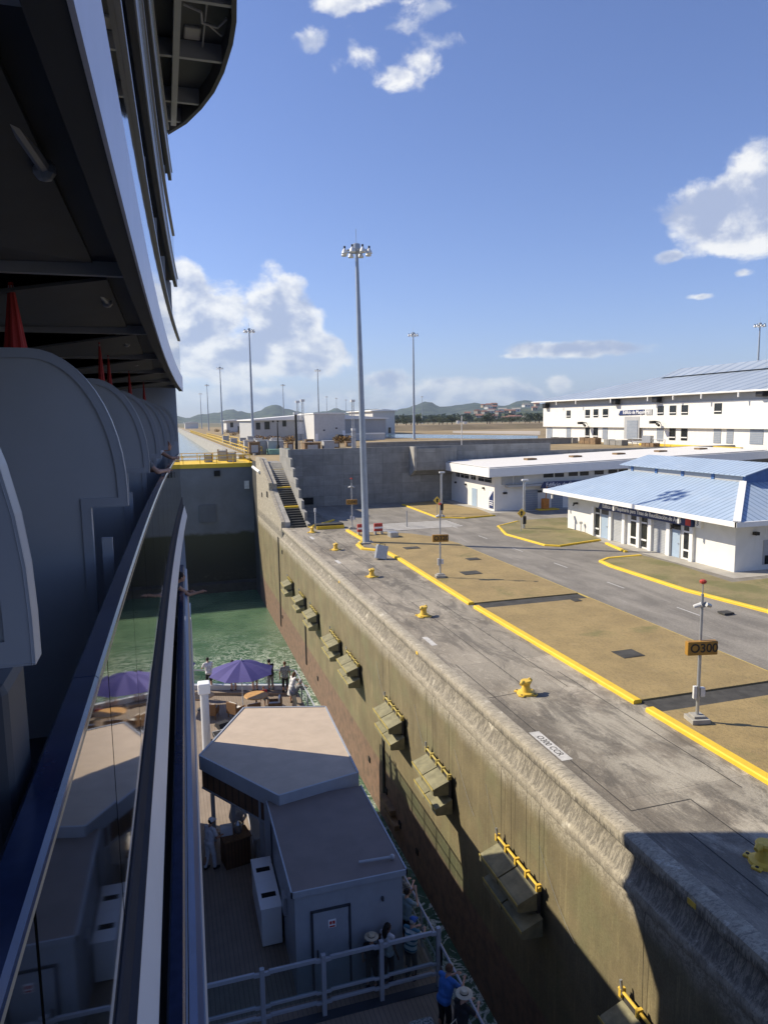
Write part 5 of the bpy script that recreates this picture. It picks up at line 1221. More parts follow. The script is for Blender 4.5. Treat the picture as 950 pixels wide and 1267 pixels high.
MB().box((.85, 16.9, ZP+.36), (1.2, 17.4, ZP+.44), bev=.03).out('hatch', 'ship_grey', ship)
# red closed parasols in the balconies
RED = 'closed red parasols hanging in the balconies'
for i, (x, y, lb) in enumerate(((-.85, 4.95, 'nearest closed red parasol, cropped by the left edge'), (-.60, 8.1, 'thin red parasol behind the second big divider'), (-.62, 9.6, 'short red parasol close right of the thin one'), (-.50, 12.4, 'small red parasol deep under the dark ceiling'), (-.36, 15.6, 'farthest tiny red parasol under the ceiling'))):
    r = empty('closed_parasol', (x, y, 8.12)); tag(r, lb, 'parasol', RED); r.scale = (1, 1, 1) if i == 0 else (.5, .5, .99)
    m = MB(); m.tube([(0, 0, 0), (0, 0, 2.72)], .018, 6); m.out('pole', 'ship_trim', r)
    m = MB(); n = 28; prf = [(.012, 2.74), (.04, 2.5), (.075, 2.2), (.12, 1.75), (.15, 1.35)]; rings = []
    for (rr, z) in prf: rings.append([m.b.verts.new((rr*(1+.16*((k % 4) in (0, 1)))*math.cos(2*math.pi*k/n), rr*(1+.16*((k % 4) in (0, 1)))*math.sin(2*math.pi*k/n), z)) for k in range(n)])
    for a, c in zip(rings, rings[1:]):
        for k in range(n): m.b.faces.new((a[k], a[(k+1) % n], c[(k+1) % n], c[k]))
    m.out('folded_canopy', 'red_canvas', r)

# ---- pavilion on the deck
pv = empty('deck_pavilion'); tag(pv, 'open deck pavilion with tan roof, grey fascia and dark slatted band', 'pavilion')
RP = [(2.45, 27.5), (5.55, 26.55), (5.40, 21.0), (2.75, 20.38), (.58, 23.87)]
RP = list(reversed(RP))
m = MB(); m.prism([(x, y, -1.3) for x, y in RP], (0, 0, -.06)); m.out('roof', 'pavilion_roof', pv)
def band(poly, off, z0, z1, name, mat, segs, par=pv, th=.06):
    m = MB(); c = Vector((sum(p[0] for p in poly)/len(poly), sum(p[1] for p in poly)/len(poly), 0))
    for i in segs:
        a, q = Vector((*poly[i], 0)), Vector((*poly[(i+1) % len(poly)], 0)); t = (q-a).normalized(); nn = Vector((t.y, -t.x, 0))
        if nn.dot(a-c) < 0: nn = -nn
        a, q = a+nn*off, q+nn*off
        m.prism([a+Vector((0, 0, z0)), q+Vector((0, 0, z0)), q+Vector((0, 0, z1)), a+Vector((0, 0, z1))], nn*-th)
    return m.out(name, mat, par)
band(RP, .03, -1.78, -1.27, 'fascia', 'deck_steel', range(5))
band(RP, -.06, -2.45, -1.80, 'slatted_band', 'slat_wood', (0, 1, 4))
band(RP, -.03, -2.50, -2.44, 'lower_trim', 'deck_steel', (0, 1, 4))
m = MB(); m.prism([(2.74, 20.37, -4.5), (5.44, 21.0, -4.5), (5.44, 21.0, -1.80), (2.74, 20.37, -1.80)], (-.03, .12, 0)); m.prism([(2.74, 20.37, -4.5), (2.74, 20.37, -1.80), (2.36, 20.98, -1.80), (2.36, 20.98, -4.5)], (.08, .06, 0)); m.out('front_wall', 'deck_steel', pv)
m = MB(); m.prism([(x, y, -1.75) for x, y in [(p[0]*.97+.1, p[1]*.97+.72) for p in RP]], (0, 0, -.04)); m.out('ceiling', 'ship_dark', pv)
for (x, y) in ((.95, 23.9), (1.55, 22.9), (2.55, 26.9), (5.2, 26.2), (2.3, 21.3)): MB().box((x-.07, y-.07, -4.5), (x+.07, y+.07, -1.8)).out('post', 'deck_steel', pv)
m = MB(); m.box((2.2, 22.0, -4.5), (2.9, 25.2, -3.55), bev=.02); m.box((2.1, 21.9, -3.55), (3.0, 25.3, -3.48), bev=.01); tag(m.out('bar_counter', 'ship_trim'), 'pale bar counter under the pavilion roof', 'counter')
r = empty('service_station', (1.55, 22.45, -4.5), R(12)); tag(r, 'dark wooden service station with urns beside the crew member', 'cabinet')
MB().box((-.42, -.32, 0), (.42, .32, .95), bev=.02).out('cabinet', 'slat_wood', r); MB().box((-.46, -.36, .95), (.46, .36, .99)).out('top', 'wicker', r)
m = MB(); m.lathe([(.12, .99), (.14, 1.05), (.13, 1.3), (.05, 1.38), (.03, 1.42)], (.12, .05, 0), 14); tag(m.out('drink_urn', 'chrome'), 'shiny drink urn on the dark service station', 'urn'); D.objects['drink_urn'].location = (1.55, 22.45, -4.5)
m = MB(); m.box((-.2, -.14, 0), (.2, .14, .3), bev=.03); o = m.out('coffee_machine', 'ship_white'); o.location = (1.28, 22.5, -3.5); tag(o, 'white coffee machine on the dark service station', 'machine')
# ---- shed
sh = empty('deck_shed'); tag(sh, 'grey steel deck shed with flat brown roof and a door with a small red sign', 'shed')
fbox((2.5, 16.3, -4.5), (5.32, 20.6, -1.66), 'deck_steel', 'wall', sh)
fbox((2.44, 16.24, -1.66), (5.40, 20.72, -1.60), 'shed_roof', 'roof', sh)
m = MB()
for (a, c) in (((2.42, 16.22), (5.42, 16.22)), ((2.42, 16.22), (2.42, 20.72)), ((5.42, 16.22), (5.42, 20.72))):
    m.box((min(a[0], c[0])-.02, min(a[1], c[1])-.02, -1.74), (max(a[0], c[0])+.02, max(a[1], c[1])+.02, -1.585))
m.out('roof_edge', 'deck_steel', sh)
d_ = fbox((2.95, 16.26, -4.4), (3.86, 16.30, -2.30), 'deck_steel', 'door', sh)
m = MB(); m.box((2.89, 16.245, -4.4), (2.945, 16.31, -2.25)); m.box((3.865, 16.245, -4.4), (3.92, 16.31, -2.25)); m.box((2.89, 16.245, -2.29), (3.92, 16.31, -2.24)); m.out('door_frame', 'ship_dark', d_)
m = MB(); m.tube([(3.04, 16.22, -3.5), (3.04, 16.22, -3.3)], .02, 6); m.out('handle', 'ship_dark', d_)
q = fbox((3.33, 16.248, -2.78), (3.53, 16.262, -2.56), 'sign_white', 'notice', d_)
m = MB(); m.box((3.36, 16.24, -2.68), (3.42, 16.247, -2.60)); m.box((3.44, 16.24, -2.68), (3.50, 16.247, -2.60)); m.box((3.36, 16.24, -2.76), (3.50, 16.247, -2.72)); m.out('door_notice_print', 'sign_red', sh)
m = MB()
for z in (-2.6, -3.3, -4.1): m.box((3.86, 16.22, z-.07), (3.90, 16.26, z+.07))
m.out('hinge', 'ship_dark', d_)
m = MB(); m.tube([(4.3, 16.8, -1.52), (5.15, 16.75, -1.52)], .035, 8); m.ball((5.2, 16.75, -1.52), .07, 10); m.out('roof_pipe', 'ship_trim', sh)
m = MB(); m.tube([(2.46, 17.0, -1.9), (2.46, 20.2, -1.9), (2.46, 20.2, -4.3)], .025, 6); m.out('conduit', 'ship_dark', sh)
m = MB(); m.box((2.40, 17.6, -3.2), (2.5, 18.0, -2.7), bev=.01); m.out('junction_box', 'ship_trim', sh)
m = MB(); m.box((4.75, 16.22, -2.35), (4.80, 16.30, -2.25)); m.out('wall_lamp', 'ship_dark', sh)
for i, (y, z) in enumerate(((20.0, -3.35), (18.8, -3.35))):
    r = empty('deck_cooler', (2.15, y, -4.5)); tag(r, ('farther' if i == 0 else 'nearer')+' white deck cooler box with a black slot on top beside the shed', 'cooler', 'white cooler boxes beside the shed')
    MB().box((-.28, -.58, .05), (.28, .58, 1.12), bev=.02).out('body', 'sign_white', r); MB().box((-.30, -.60, 1.12), (.30, .60, 1.18), bev=.01).out('lid', 'sign_white', r)
    MB().box((-.2, -.12, 1.181), (.2, .08, 1.19)).out('slot', 'slot_black', r)
# ---- railings
def railing(name, label, pts, h, mat='ship_white', posts=1.5, rails=(1.0,), glass=True, rr=.035, z0=-4.5, box=False):
    r = empty(name); tag(r, label, 'railing'); P = [Vector((p[0], p[1], z0)) for p in pts]
    m = MB(); m.tube([p+Vector((0, 0, h)) for p in P], rr, 8); m.out('top_rail', mat, r)
    lower = [f for f in rails if f < 1]
    if lower:
        m = MB()
        for f in lower: m.tube([p+Vector((0, 0, h*f)) for p in P], rr*.6, 6)
        m.out('lower_rail', mat, r)
    L = sum((c-a).length for a, c in zip(P, P[1:]))
    for a, c in zip(P, P[1:]):
        n = max(1, round((c-a).length/posts))
        for k in range(n+1): p = a.lerp(c, k/n); MB().box((p.x-.03, p.y-.03, z0), (p.x+.03, p.y+.03, z0+h)).out('post', mat, r)
        if glass:
            t = (c-a).normalized()*.05
            for k in range(n):
                u0, u1 = a.lerp(c, k/n)+t, a.lerp(c, (k+1)/n)-t
                MB().prism([u0+Vector((0, 0, .08)), u1+Vector((0, 0, .08)), u1+Vector((0, 0, h-.07)), u0+Vector((0, 0, h-.07))], Vector((-t.y, t.x, 0)).normalized()*.01).out('glass_pane', 'rail_glass', r)
    return r
mg = D.materials.new('rail_glass'); mg.use_nodes = True; B_ = NB(mg.node_tree); nt_ = mg.node_tree; nt_.nodes.clear()
tr = B_.n('ShaderNodeBsdfTransparent'); tr.inputs[0].default_value = (.80, .86, .86, 1); gl = B_.n('ShaderNodeBsdfGlossy'); gl.inputs['Roughness'].default_value = .03; gl.inputs[0].default_value = (.8, .85, .9, 1)
fr = B_.n('ShaderNodeFresnel'); fr.inputs[0].default_value = 1.5; mx = B_.n('ShaderNodeMixShader'); mx.inputs[0].default_value = .10; B_.L(tr.outputs[0], mx.inputs[1]); B_.L(gl.outputs[0], mx.inputs[2])
B_.L(mx.outputs[0], B_.n('ShaderNodeOutputMaterial').inputs[0]); MATS['rail_glass'] = mg
railing('side_railing', 'ship side railing with glass panes along the right edge of the deck', [(6.08, 6), (6.08, 15.5), (6.1, 30), (6.08, 36.7)], 1.15, 'ship_trim', rails=(1, .5))
railing('stern_railing', 'glass railing across the far end of the deck above the green water', [(.2, 38.85), (6.05, 36.85)], 1.12, 'ship_trim', rails=(1, .12), posts=1.6)
cr = empty('cross_railing'); tag(cr, 'heavy grey cross railing with square posts in front of the shed', 'railing')
for x in (.02, 1.55, 3.03, 4.5, 6.02): MB().box((x-.055, 15.47, -5.2), (x+.055, 15.58, -2.86), bev=.008).out('post', 'ship_trim', cr)
for k, (xa, xb) in enumerate(((.07, 1.50), (1.60, 2.98), (3.08, 4.45), (4.55, 5.97))):
    for z, w in ((-2.98, .05), (-3.84, .035), (-4.12, .04)):
        m = MB(); m.box((xa+.12, 15.49, z-w), (xb-.12, 15.56, z+w), bev=.01); m.box((xa, 15.49, z-w*1.0-.03), (xa+.14, 15.56, z+w-.03), bev=.01); m.box((xb-.14, 15.49, z-w-.03), (xb, 15.56, z+w-.03), bev=.01); m.out('rail', 'ship_trim', cr)
    MB().box((xa+.02, 15.52, -4.0), (xb-.02, 15.53, -3.05)).out('glass_pane', 'rail_glass', cr)
m = MB(); m.box((.0, 15.35, -4.6), (6.05, 15.62, -4.48)); m.out('kerb', 'ship_dark', cr)
m = MB(); m.tube([(.2, 13.9, -3.45), (1.9, 14.0, -3.25), (2.1, 14.0, -3.3), (2.12, 14.0, -3.5)], .035, 8); tag(m.out('curved_handrail', 'ship_white'), 'short pale handrail with curved end at the bottom edge', 'railing')
# ---- column, furniture
r = empty('deck_column', (1.0, 28.6, -4.5)); tag(r, 'white round column with square cap at the left of the deck', 'column')
m = MB(); m.lathe([(.17, 0), (.17, 3.6)], n=16); m.out('shaft', 'ship_white', r, smooth=True); MB().box((-.24, -.24, 3.6), (.24, .24, 4.05), bev=.05).out('cap', 'sign_white', r)
def parasol(loc, lb, rad=1.55):
    r = empty('parasol', loc); tag(r, lb, 'parasol')
    m = MB(); m.tube([(0, 0, 0), (0, 0, 2.78)], .025, 8); m.out('pole', 'ship_white', r)
    m = MB(); n = 8; apex = Vector((0, 0, 2.75)); ring = []
    for k in range(n):
        a = 2*math.pi*k/n+.2; ring.append(Vector((rad*math.cos(a), rad*math.sin(a), 2.18)))
    for k in range(n):
        a, c = ring[k], ring[(k+1) % n]; mid = (a+c)/2*.97+Vector((0, 0, .035)); steps = 6; prev = None
        rows = []
        for j in range(steps+1):
            t = j/steps; row = [apex.lerp(a, t)+Vector((0, 0, .10*math.sin(math.pi*t)*.6)), apex.lerp(mid, t)+Vector((0, 0, .06*math.sin(math.pi*t)*.6)), apex.lerp(c, t)+Vector((0, 0, .10*math.sin(math.pi*t)*.6))]
            rows.append([m.b.verts.new(v) for v in row])
        for r0, r1 in zip(rows, rows[1:]):
            for q in range(2): m.b.faces.new((r0[q], r0[q+1], r1[q+1], r1[q]))
    bmesh.ops.remove_doubles(m.b, verts=m.b.verts[:], dist=.002); m.out('canopy', 'violet_canvas', r)
    m = MB()
    for p in ring: m.tube([(0, 0, 2.62), p-Vector((0, 0, .02))], .012, 4)
    m.out('ribs', 'chrome', r)
    m = MB(); m.ball((0, 0, 2.80), .05, 8); m.out('finial', 'ship_white', r)
    m = MB(); m.lathe([(.32, 0), (.30, .08), (.05, .10)], n=14); m.out('base', 'ship_dark', r)
parasol((3.05, 34.6, -4.5), 'open violet parasol with eight panels over the deck tables', 1.62)
parasol((-.35, 36.4, -4.5), 'second violet parasol mostly hidden behind the ship side', 1.3)
def table(loc, lb):
    r = empty('round_table', loc); tag(r, lb, 'table', 'round wooden tables on the deck')
    m = MB(); m.lathe([(.56, .70), (.60, .72), (.60, .745), (.57, .76)], n=24); m.out('tabletop', 'table_wood', r)
    m = MB(); m.lathe([(.30, 0), (.28, .03), (.045, .06), (.04, .70)], n=12); m.out('pedestal', 'ship_dark', r)
table((3.75, 34.9, -4.5), 'round wooden table under the violet parasol'); table((1.15, 35.8, -4.5), 'round wooden table near the white column')
def chair(loc, rz, lb):
    r = empty('wicker_armchair', loc, rz); tag(r, lb, 'armchair', 'wicker armchairs with white cushions')
    m = MB(); m.box((-.32, -.30, .22), (.32, .32, .32), bev=.03); m.out('seat', 'wicker', r)
    m = MB(); m.box((-.34, -.36, .22), (.34, -.28, .82), bev=.03); m.out('backrest', 'wicker', r)
    for s in (-1, 1): MB().box((s*.30-.04, -.3, .3), (s*.30+.04, .3, .56), bev=.02).out('armrest', 'wicker', r)
    MB().box((-.26, -.26, .32), (.26, .30, .44), bev=.04).out('seat_cushion', 'cushion', r); MB().box((-.26, -.29, .44), (.26, -.18, .80), bev=.04).out('back_cushion', 'cushion', r)
    for sx in (-1, 1):
        for sy in (-1, 1): MB().box((sx*.28-.02, sy*.27-.02, 0), (sx*.28+.02, sy*.27+.02, .24)).out('leg', 'wicker', r)
chair((2.7, 34.35, -4.5), R(-50), 'wicker armchair with its brown back to us beside the parasol pole')
chair((3.45, 34.0, -4.5), R(10), 'white cushioned armchair right of the parasol pole')
chair((1.5, 34.6, -4.5), R(-20), 'white cushioned armchair next to the left table')
chair((4.6, 34.3, -4.5), R(80), 'dark shaded armchair on the right side of the parasol table')
r = empty('baby_stroller', (1.75, 31.4, -4.5), R(25)); tag(r, 'black folded baby stroller on the deck near the white column', 'stroller')
m = MB(); m.prism([(-.25, -.35, .45), (-.25, .3, .35), (-.25, .38, .55), (-.25, -.1, .62), (-.25, -.45, 1.0), (-.25, -.52, .95)], (.5, 0, 0)); m.out('seat', 'cloth_black', r)
m = MB(); m.prism([(-.27, -.5, .85), (-.27, -.35, 1.15), (-.27, 0, 1.12), (-.27, .08, .95)], (.54, 0, 0)); m.out('hood', 'cloth_black', r)
m = MB(); m.tube([(-.26, -.35, .12), (-.26, .3, .6), (-.26, -.6, 1.0), (.26, -.6, 1.0), (.26, .3, .6), (.26, -.35, .12)], .018, 6); m.out('frame', 'ship_trim', r)
for sx in (-1, 1):
    for y in (-.35, .4): m = MB(); m.lathe([(.11, -.03), (.11, .03)], (sx*.26, y, .11), 12, Matrix.Rotation(R(90), 4, 'Y')); m.out('wheel', 'black_paint', r)

# ================================================================ people
def remeshed(caps, balls, voxel, name, mat, parent, extra=None):
    m = MB()
    for (a, c, r0, r1) in caps:
        a, c = Vector(a), Vector(c)
        if (c-a).length > 1e-4: m.tube([a, a.lerp(c, .5), c], [r0, (r0+r1)/2, r1], 12)
        m.ball(a, r0, 10); m.ball(c, r1, 10)
    for bdef in balls: m.ball(bdef[0], bdef[1], 14, bdef[2] if len(bdef) > 2 else None)
    me = D.meshes.new('tmp'); bmesh.ops.recalc_face_normals(m.b, faces=m.b.faces[:]); m.b.to_mesh(me); m.b.free()
    t = D.objects.new('tmp', me); COL.objects.link(t)
    md = t.modifiers.new('r', 'REMESH'); md.mode = 'VOXEL'; md.voxel_size = voxel; md.use_smooth_shade = True
    sm = t.modifiers.new('s', 'SMOOTH'); sm.iterations = 3; sm.factor = .5
    bpy.context.view_layer.update()
    out = D.meshes.new_from_object(t.evaluated_get(bpy.context.evaluated_depsgraph_get()))
    D.objects.remove(t); D.meshes.remove(me)
    out.name = name; out.materials.clear(); out.materials.append(MATS[mat])
    o = D.objects.new(name, out); COL.objects.link(o)
    if parent is not None: o.parent = parent
    return o
def person(loc, rz, label, pose='stand', H=1.75, lean=0, top='cloth_white', sleeve='short', bottom='cloth_black', shorts=False, skirt=None, hair='hair_dark', longhair=False, skin='skin', hat=None, arms=None, turn=0, fem=False, fine=.011, group=None):
    sc = H/1.75; root = empty('person', loc, rz); root.scale = (sc, sc, sc); tag(root, label, 'person', group)
    L = R(lean); hip = Vector((0, 0, .93))
    def up_(p):
        p = Vector(p)-hip; c, s = math.cos(L), math.sin(L); return hip+Vector((p.x, p.y*c+p.z*s, p.z*c-p.y*s))
    bend = -.05*math.sin(L)*4 if lean else 0
    hips = hip+Vector((0, bend*.6, 0)); dv = Vector((0, bend*.6, 0))
    sh_w = .175 if fem else .195
    waist, chest, neck, head = up_((0, 0, 1.08))+dv, up_((0, .01, 1.30))+dv, up_((0, 0, 1.47))+dv, up_((0, .03, 1.62))+dv
    S = {s: up_((s*sh_w, 0, 1.42))+dv for s in (-1, 1)}
    if arms is None:
        if pose == 'rail': arms = {s: ((s*.27, .20+math.sin(L)*.35, 1.13), (s*.13, .46+math.sin(L)*.35, 1.15)) for s in (-1, 1)}
        elif pose == 'photo': arms = {s: ((s*.22, .24, 1.24), (s*.06, .34, 1.54)) for s in (-1, 1)}
        elif pose == 'serve': arms = {s: ((s*.27, .10, 1.13), (s*.20, .36, 1.10)) for s in (-1, 1)}
        else: arms = {s: ((s*.26, -.03, 1.14), (s*.27, .07, .90)) for s in (-1, 1)}
    body, skinballs = [], []
    seat = pose == 'sit'
    for s in (-1, 1):
        hj = Vector((s*.09, hips.y, .92))
        if seat: kn, an, to = Vector((s*.12, .42, .92)), Vector((s*.12, .40, .48)), Vector((s*.13, .56, .44))
        else: kn, an, to = Vector((s*.105, .03+(.04*s if pose == 'serve' else 0), .50)), Vector((s*.11, (.10*s if pose == 'serve' else 0)-.02, .09)), Vector((s*.13, (.10*s if pose == 'serve' else 0)+.14, .035))
        body += [(hj, kn, .080, .055), (kn, an+Vector((0, -.01, .18)), .055, .052), (an+Vector((0, -.01, .18)), an, .052, .036), (an-Vector((0, .02, .04)), to, .040, .032)]
        arms_s = arms[s]; el, ha = Vector(arms_s[0]), Vector(arms_s[1])
        body += [(S[s], el, .050, .038), (el, ha, .038, .025)]
        d = (ha-el).normalized(); side = d.cross(Vector((0, 0, 1)))
        side = side.normalized() if side.length > .1 else Vector((1, 0, 0)); nrm = side.cross(d).normalized()
        body.append((ha, ha+d*.075, .027, .032))
        for k, (o_, ln) in enumerate(((-.028, .060), (-.010, .072), (.009, .068), (.027, .050))):
            b0 = ha+d*.085+side*o_; b1 = b0+d*ln*.55-nrm*.006; b2 = b1+d*ln*.42-nrm*.022
            body += [(b0, b1, .0095, .0088), (b1, b2, .0088, .008)]
        th = -side if s > 0 else side
        b0 = ha+d*.03+th*.024; b1 = b0+d*.028+th*.026; body += [(b0, b1, .0125, .0105), (b1, b1+d*.03+th*.004-nrm*.008, .0105, .009)]
    body += [((-.075, hips.y, .93), (.075, hips.y, .93), .10, .10), (Vector((-.04, hips.y, .98)), waist+Vector((-.04, 0, 0)), .10, .095), (Vector((.04, hips.y, .98)), waist+Vector((.04, 0, 0)), .10, .095),
             (waist+Vector((-.05, 0, 0)), chest+Vector((-.075, 0, 0)), .092, .10), (waist+Vector((.05, 0, 0)), chest+Vector((.075, 0, 0)), .092, .10), (S[-1], S[1], .052, .052), (chest, neck, .10, .06), (neck, head-Vector((0, .015, .06)), .054, .050)]
    HM = Matrix.Rotation(R(turn), 4, 'Z')
    def hp_(p): return head+HM @ Vector(p)
    skinballs += [(head, (.074, .092, .112), HM), (hp_((0, .03, -.055)), (.055, .062, .055)), (hp_((0, .094, -.012)), (.013, .018, .022)), (hp_((.078, -.005, -.01)), (.012, .018, .028)), (hp_((-.078, -.005, -.01)), (.012, .018, .028))]
    b_ = remeshed(body, skinballs, fine, 'body', skin, root)
    m = MB()
    for s in (-1, 1): m.ball(hp_((s*.030, .084, .018)), (.011, .008, .008), 8)
    m.ball(hp_((0, .086, -.055)), (.022, .008, .005), 8); m.out('face_details', 'hair_dark', b_, smooth=True)
    # clothes
    tcaps = [(waist+Vector((-.05, 0, -.10)), chest+Vector((-.08, 0, 0)), .120, .124), (waist+Vector((.05, 0, -.10)), chest+Vector((.08, 0, 0)), .120, .124), (waist+Vector((-.05, 0, 0)), waist+Vector((.05, 0, 0)), .122, .122), (Vector((-.07, hips.y, .94)), Vector((.07, hips.y, .94)), .128, .128), (S[-1], S[1], .066, .066), (chest, neck-Vector((0, 0, .03)), .11, .070)]
    if sleeve != 'none':
        for s in (-1, 1):
            el, ha = Vector(arms[s][0]), Vector(arms[s][1])
            if sleeve == 'short': tcaps.append((S[s], S[s].lerp(el, .62), .066, .062))
            else: tcaps += [(S[s], el, .064, .052), (el, el.lerp(ha, .88), .052, .042)]
    remeshed(tcaps, [], .016, 'shirt' if sleeve != 'none' else 'vest', top, root)
    if skirt:
        m = MB(); m.lathe([(.13, 1.02), (.17, .92), (.22, .70), (.26, .52)], (0, hips.y*.5, 0), 20); m.out('skirt', skirt, root, smooth=True)
    else:
        pc = [(Vector((-.075, hips.y, .93)), Vector((.075, hips.y, .93)), .112, .112)]
        for s in (-1, 1):
            hj = Vector((s*.09, hips.y, .92))
            if seat: kn, an = Vector((s*.12, .42, .92)), Vector((s*.12, .40, .48))
            else: kn, an = Vector((s*.105, .03+(.04*s if pose == 'serve' else 0), .50)), Vector((s*.11, (.10*s if pose == 'serve' else 0)-.02, .09))
            pc.append((hj, kn, .098, .074))
            if not shorts: pc.append((kn, an+Vector((0, 0, .03)), .074, .062))
        remeshed(pc, [], .016, 'shorts' if shorts else 'trousers', bottom, root)
    for s in (-1, 1):
        if seat: an, to = Vector((s*.12, .40, .46)), Vector((s*.13, .56, .44))
        else: an, to = Vector((s*.11, (.10*s if pose == 'serve' else 0)-.03, .05)), Vector((s*.13, (.10*s if pose == 'serve' else 0)+.15, .04))
        m = MB(); m.tube([an, an.lerp(to, .5), to], [.048, .050, .036], 10); m.ball(an, .05, 8); m.ball(to, .037, 8); m.out('shoe', 'shoe' if bottom != 'cloth_crew' else 'cloth_black', root, smooth=True)
    if hair:
        m = MB(); m.ball(hp_((0, -.018, .026)), (.086, .094, .098), 14, HM)
        if longhair: m.tube([hp_((0, -.06, .03)), hp_((0, -.095, -.08)), hp_((0, -.085, -.22)), hp_((0, -.08, -.33))], [.07, .078, .07, .03], 10)
        m.out('hair', hair, root, smooth=True)
    if hat:
        kind, mt = hat
        m = MB()
        if kind == 'cap':
            m.lathe([(.098, .02), (.099, .05), (.085, .10), (.05, .13), (.001, .138)], head, 16); vz = Vector((0, .13, .035)); m.box(hp_((-.07, .06, .015)), hp_((.07, .17, .03))) if turn == 0 else m.ball(hp_((0, .12, .03)), (.07, .06, .012), 10, HM)
        else:
            m.lathe([(.20, .045), (.205, .05), (.19, .062), (.102, .065), (.095, .12), (.075, .145), (.001, .148)], head, 22)
        h_ = m.out('hat' if kind != 'cap' else 'cap', mt, root, smooth=True)
        if kind == 'brim':
            m = MB(); m.lathe([(.104, .064), (.101, .088)], head, 20); m.out('hat_band', 'cloth_black', h_)
    return root
DZ = -4.5; SZ = -4.34
G = 'passengers on the stern deck'
person((1.62, 38.0, SZ), R(15), 'person in white shirt and dark shorts at the far glass railing, seen from behind', 'rail', 1.80, 12, 'cloth_white', 'short', 'cloth_black', True, hair='hair_dark')
person((2.85, 37.45, SZ), R(10), 'person in black top and shorts standing behind the parasol in white shoes', 'rail', 1.70, 10, 'cloth_black', 'short', 'cloth_darkgrey', True, hair='hair_dark')
person((3.95, 37.1, SZ), R(-10), 'person hidden by the parasol with only tan legs showing below it', 'stand', 1.68, 0, 'cloth_cream', 'short', 'cloth_khaki', True, hair='hair_grey')
person((4.75, 36.75, SZ), R(20), 'person in black shirt and cap at the far railing right of the parasol', 'rail', 1.74, 12, 'cloth_black', 'short', 'cloth_grey', False, hair='hair_dark', hat=('cap', 'cloth_black'))
person((5.45, 36.3, DZ+.1), R(-10), 'person in patterned grey shirt and black trousers near the deck corner', 'stand', 1.76, 4, 'cloth_patterned', 'short', 'cloth_black', hair='hair_brown')
person((5.62, 35.1, DZ), R(-60), 'brown haired woman in white top and skirt leaning on the side railing', 'rail', 1.68, 16, 'cloth_white', 'none', 'cloth_white', skirt='cloth_white', hair='hair_brown', longhair=True, fem=True)
person((5.55, 34.1, DZ), R(-75), 'person in grey sweater bent low over the side railing beside the woman in white', 'rail', 1.72, 38, 'cloth_grey', 'long', 'cloth_cream', hair='hair_grey')
person((4.2, 35.5, DZ-.35), R(-160), 'child in red and grey sitting right of the parasol table', 'sit', 1.30, 0, 'cloth_red', 'short', 'cloth_patterned', True, hair='hair_brown')
person((.55, 37.4, SZ), R(10), 'person in lilac top at the far left end of the deck by the ship side', 'stand', 1.70, 0, 'cloth_lilac', 'short', 'cloth_darkgrey', hair='hair_dark')
person((.72, 22.3, DZ), R(-55), 'crew member in white uniform and cap standing at the dark service station', 'serve', 1.76, 8, 'cloth_crew', 'short', 'cloth_crew', hair='hair_dark', skin='skin_tan', hat=('cap', 'cloth_white'))
person((1.75, 23.4, DZ), R(170), 'second crew member in white behind the service station in the shade', 'serve', 1.70, 10, 'cloth_crew', 'long', 'cloth_crew', hair='hair_dark', skin='skin_tan')
person((4.80, 15.98, DZ), R(-55), 'dark haired woman in white tank top standing against the grey shed', 'stand', 1.72, 0, 'cloth_white', 'none', 'cloth_black', hair='hair_dark', longhair=True, skin='skin_dark', fem=True, turn=-20)
person((4.35, 15.9, DZ), R(-30), 'person with wide straw hat beside the woman in the tank top', 'stand', 1.56, 0, 'cloth_black', 'short', 'cloth_black', hair='hair_dark', hat=('brim', 'straw'), fem=True)
person((5.42, 15.95, DZ), R(-50), 'person in blue cap and teal striped shirt at the side railing', 'rail', 1.70, 10, 'cloth_striped', 'short', 'cloth_darkgrey', hair='hair_grey', hat=('cap', 'cloth_capblue'))
person((5.68, 17.1, DZ), R(-65), 'person in grey shirt raising a camera beside the shed corner', 'photo', 1.72, 4, 'cloth_teal', 'short', 'cloth_black', hair='hair_dark')
person((5.75, 17.95, DZ), R(-60), 'grey haired person in pale hat farther along beside the shed', 'rail', 1.70, 8, 'cloth_patterned', 'short', 'cloth_grey', hair='hair_grey', hat=('brim', 'cloth_cream'))
person((5.62, 14.1, DZ), R(-62), 'man in bright blue shirt leaning on the side railing at the bottom', 'rail', 1.78, 16, 'cloth_blue', 'short', 'cloth_black', hair='hair_brown', skin='skin_tan')
person((5.70, 13.35, DZ), R(-60), 'person in white straw hat with black band and dark clothes at the bottom edge', 'rail', 1.70, 12, 'cloth_black', 'short', 'cloth_black', hair='hair_dark', hat=('brim', 'straw'), fem=True)
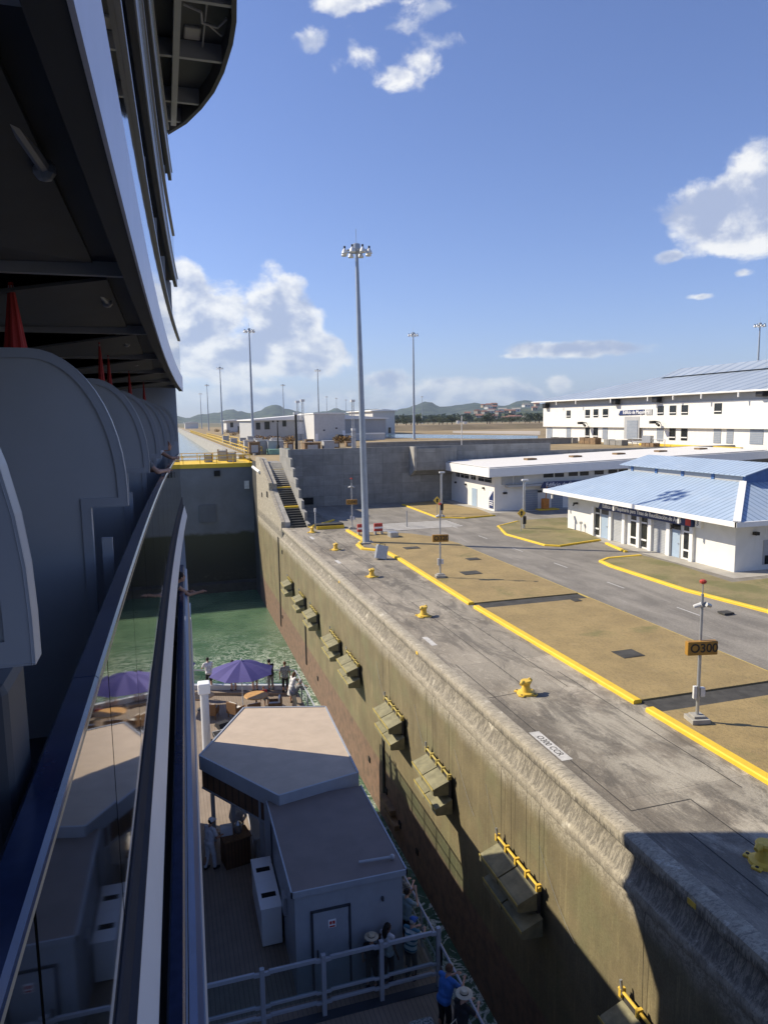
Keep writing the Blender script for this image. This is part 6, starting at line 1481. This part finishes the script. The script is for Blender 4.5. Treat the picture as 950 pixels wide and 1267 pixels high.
# things people carry
m = MB(); m.box((-.045, -.02, 0), (.045, .02, .07), bev=.008); m.lathe([(.026, -.0), (.026, .05)], (0, .02, .035), 12, Matrix.Rotation(R(-90), 4, 'X')); o = m.out('camera', 'black_paint'); o.location = (6.0, 17.26, DZ+1.53); o.rotation_euler.z = R(-65); tag(o, 'small black camera raised by the person in the grey shirt', 'camera')
m = MB(); m.prism([(-.2, -.1, 0), (.2, -.1, 0), (.22, -.1, .3), (-.22, -.1, .3)], (0, .2, 0)); m.tube([(-.18, 0, .3), (-.12, 0, .55), (.12, 0, .55), (.18, 0, .3)], .012, 6); o = m.out('tote_bag', 'straw'); o.location = (5.45, 13.2, DZ+.62); o.rotation_euler.z = R(30); tag(o, 'tan woven tote bag hanging beside the person in the white straw hat', 'bag')
m = MB(); m.box((-.3, -.22, .02), (.3, .22, .62), bev=.08); o = m.out('patterned_bag', 'cloth_patterned'); o.location = (5.0, 13.9, DZ); tag(o, 'large patterned bag on the deck behind the man in blue', 'bag')
# people on the balconies
person((X0(16.2)-.56, 16.3, 8.1), R(-85), 'person leaning far over the highest visible handrail at its far end', 'rail', 1.70, 42, 'cloth_white', 'none', 'cloth_grey', hair='hair_brown', skin='skin_tan', arms={-1: ((-.20, .46, 1.16), (.02, .54, 1.16)), 1: ((.24, .46, 1.16), (.06, .58, 1.16))})
person((X0(11.2)-.46, 11.5, 8.1), R(-80), 'person mostly behind a divider resting a bare forearm on the handrail', 'rail', 1.74, 6, 'cloth_grey', 'short', 'cloth_grey', hair='hair_dark', arms={-1: ((-.26, .28, 1.16), (-.02, .42, 1.16)), 1: ((.28, .30, 1.16), (.10, .46, 1.17))})
person((X1(15.2)-.46, 15.4, 5.28), R(-75), 'person on the balcony below reaching an open hand out over the side', 'rail', 1.70, 34, 'cloth_darkgrey', 'none', 'cloth_black', hair='hair_dark', skin='skin_tan', arms={-1: ((-.10, .42, 1.12), (.02, .52, 1.14)), 1: ((.16, .46, 1.10), (.15, .71, 1.13))})

# ---------------------------------------------------------------- haze
m = MB(); m.box((-9500, -4500, -15), (9500, 12500, 420)); hz = m.out('haze', 'ship_grey')
mh = D.materials.new('haze'); mh.use_nodes = True; mh.node_tree.nodes.clear(); B_ = NB(mh.node_tree)
vp = B_.n('ShaderNodeVolumePrincipled'); vp.inputs['Color'].default_value = (.62, .80, 1.0, 1); vp.inputs['Density'].default_value = 0.00010; vp.inputs['Anisotropy'].default_value = 0.2
B_.L(vp.outputs[0], B_.n('ShaderNodeOutputMaterial').inputs['Volume'])
hz.data.materials.clear(); hz.data.materials.append(mh); hz['kind'] = 'stuff'
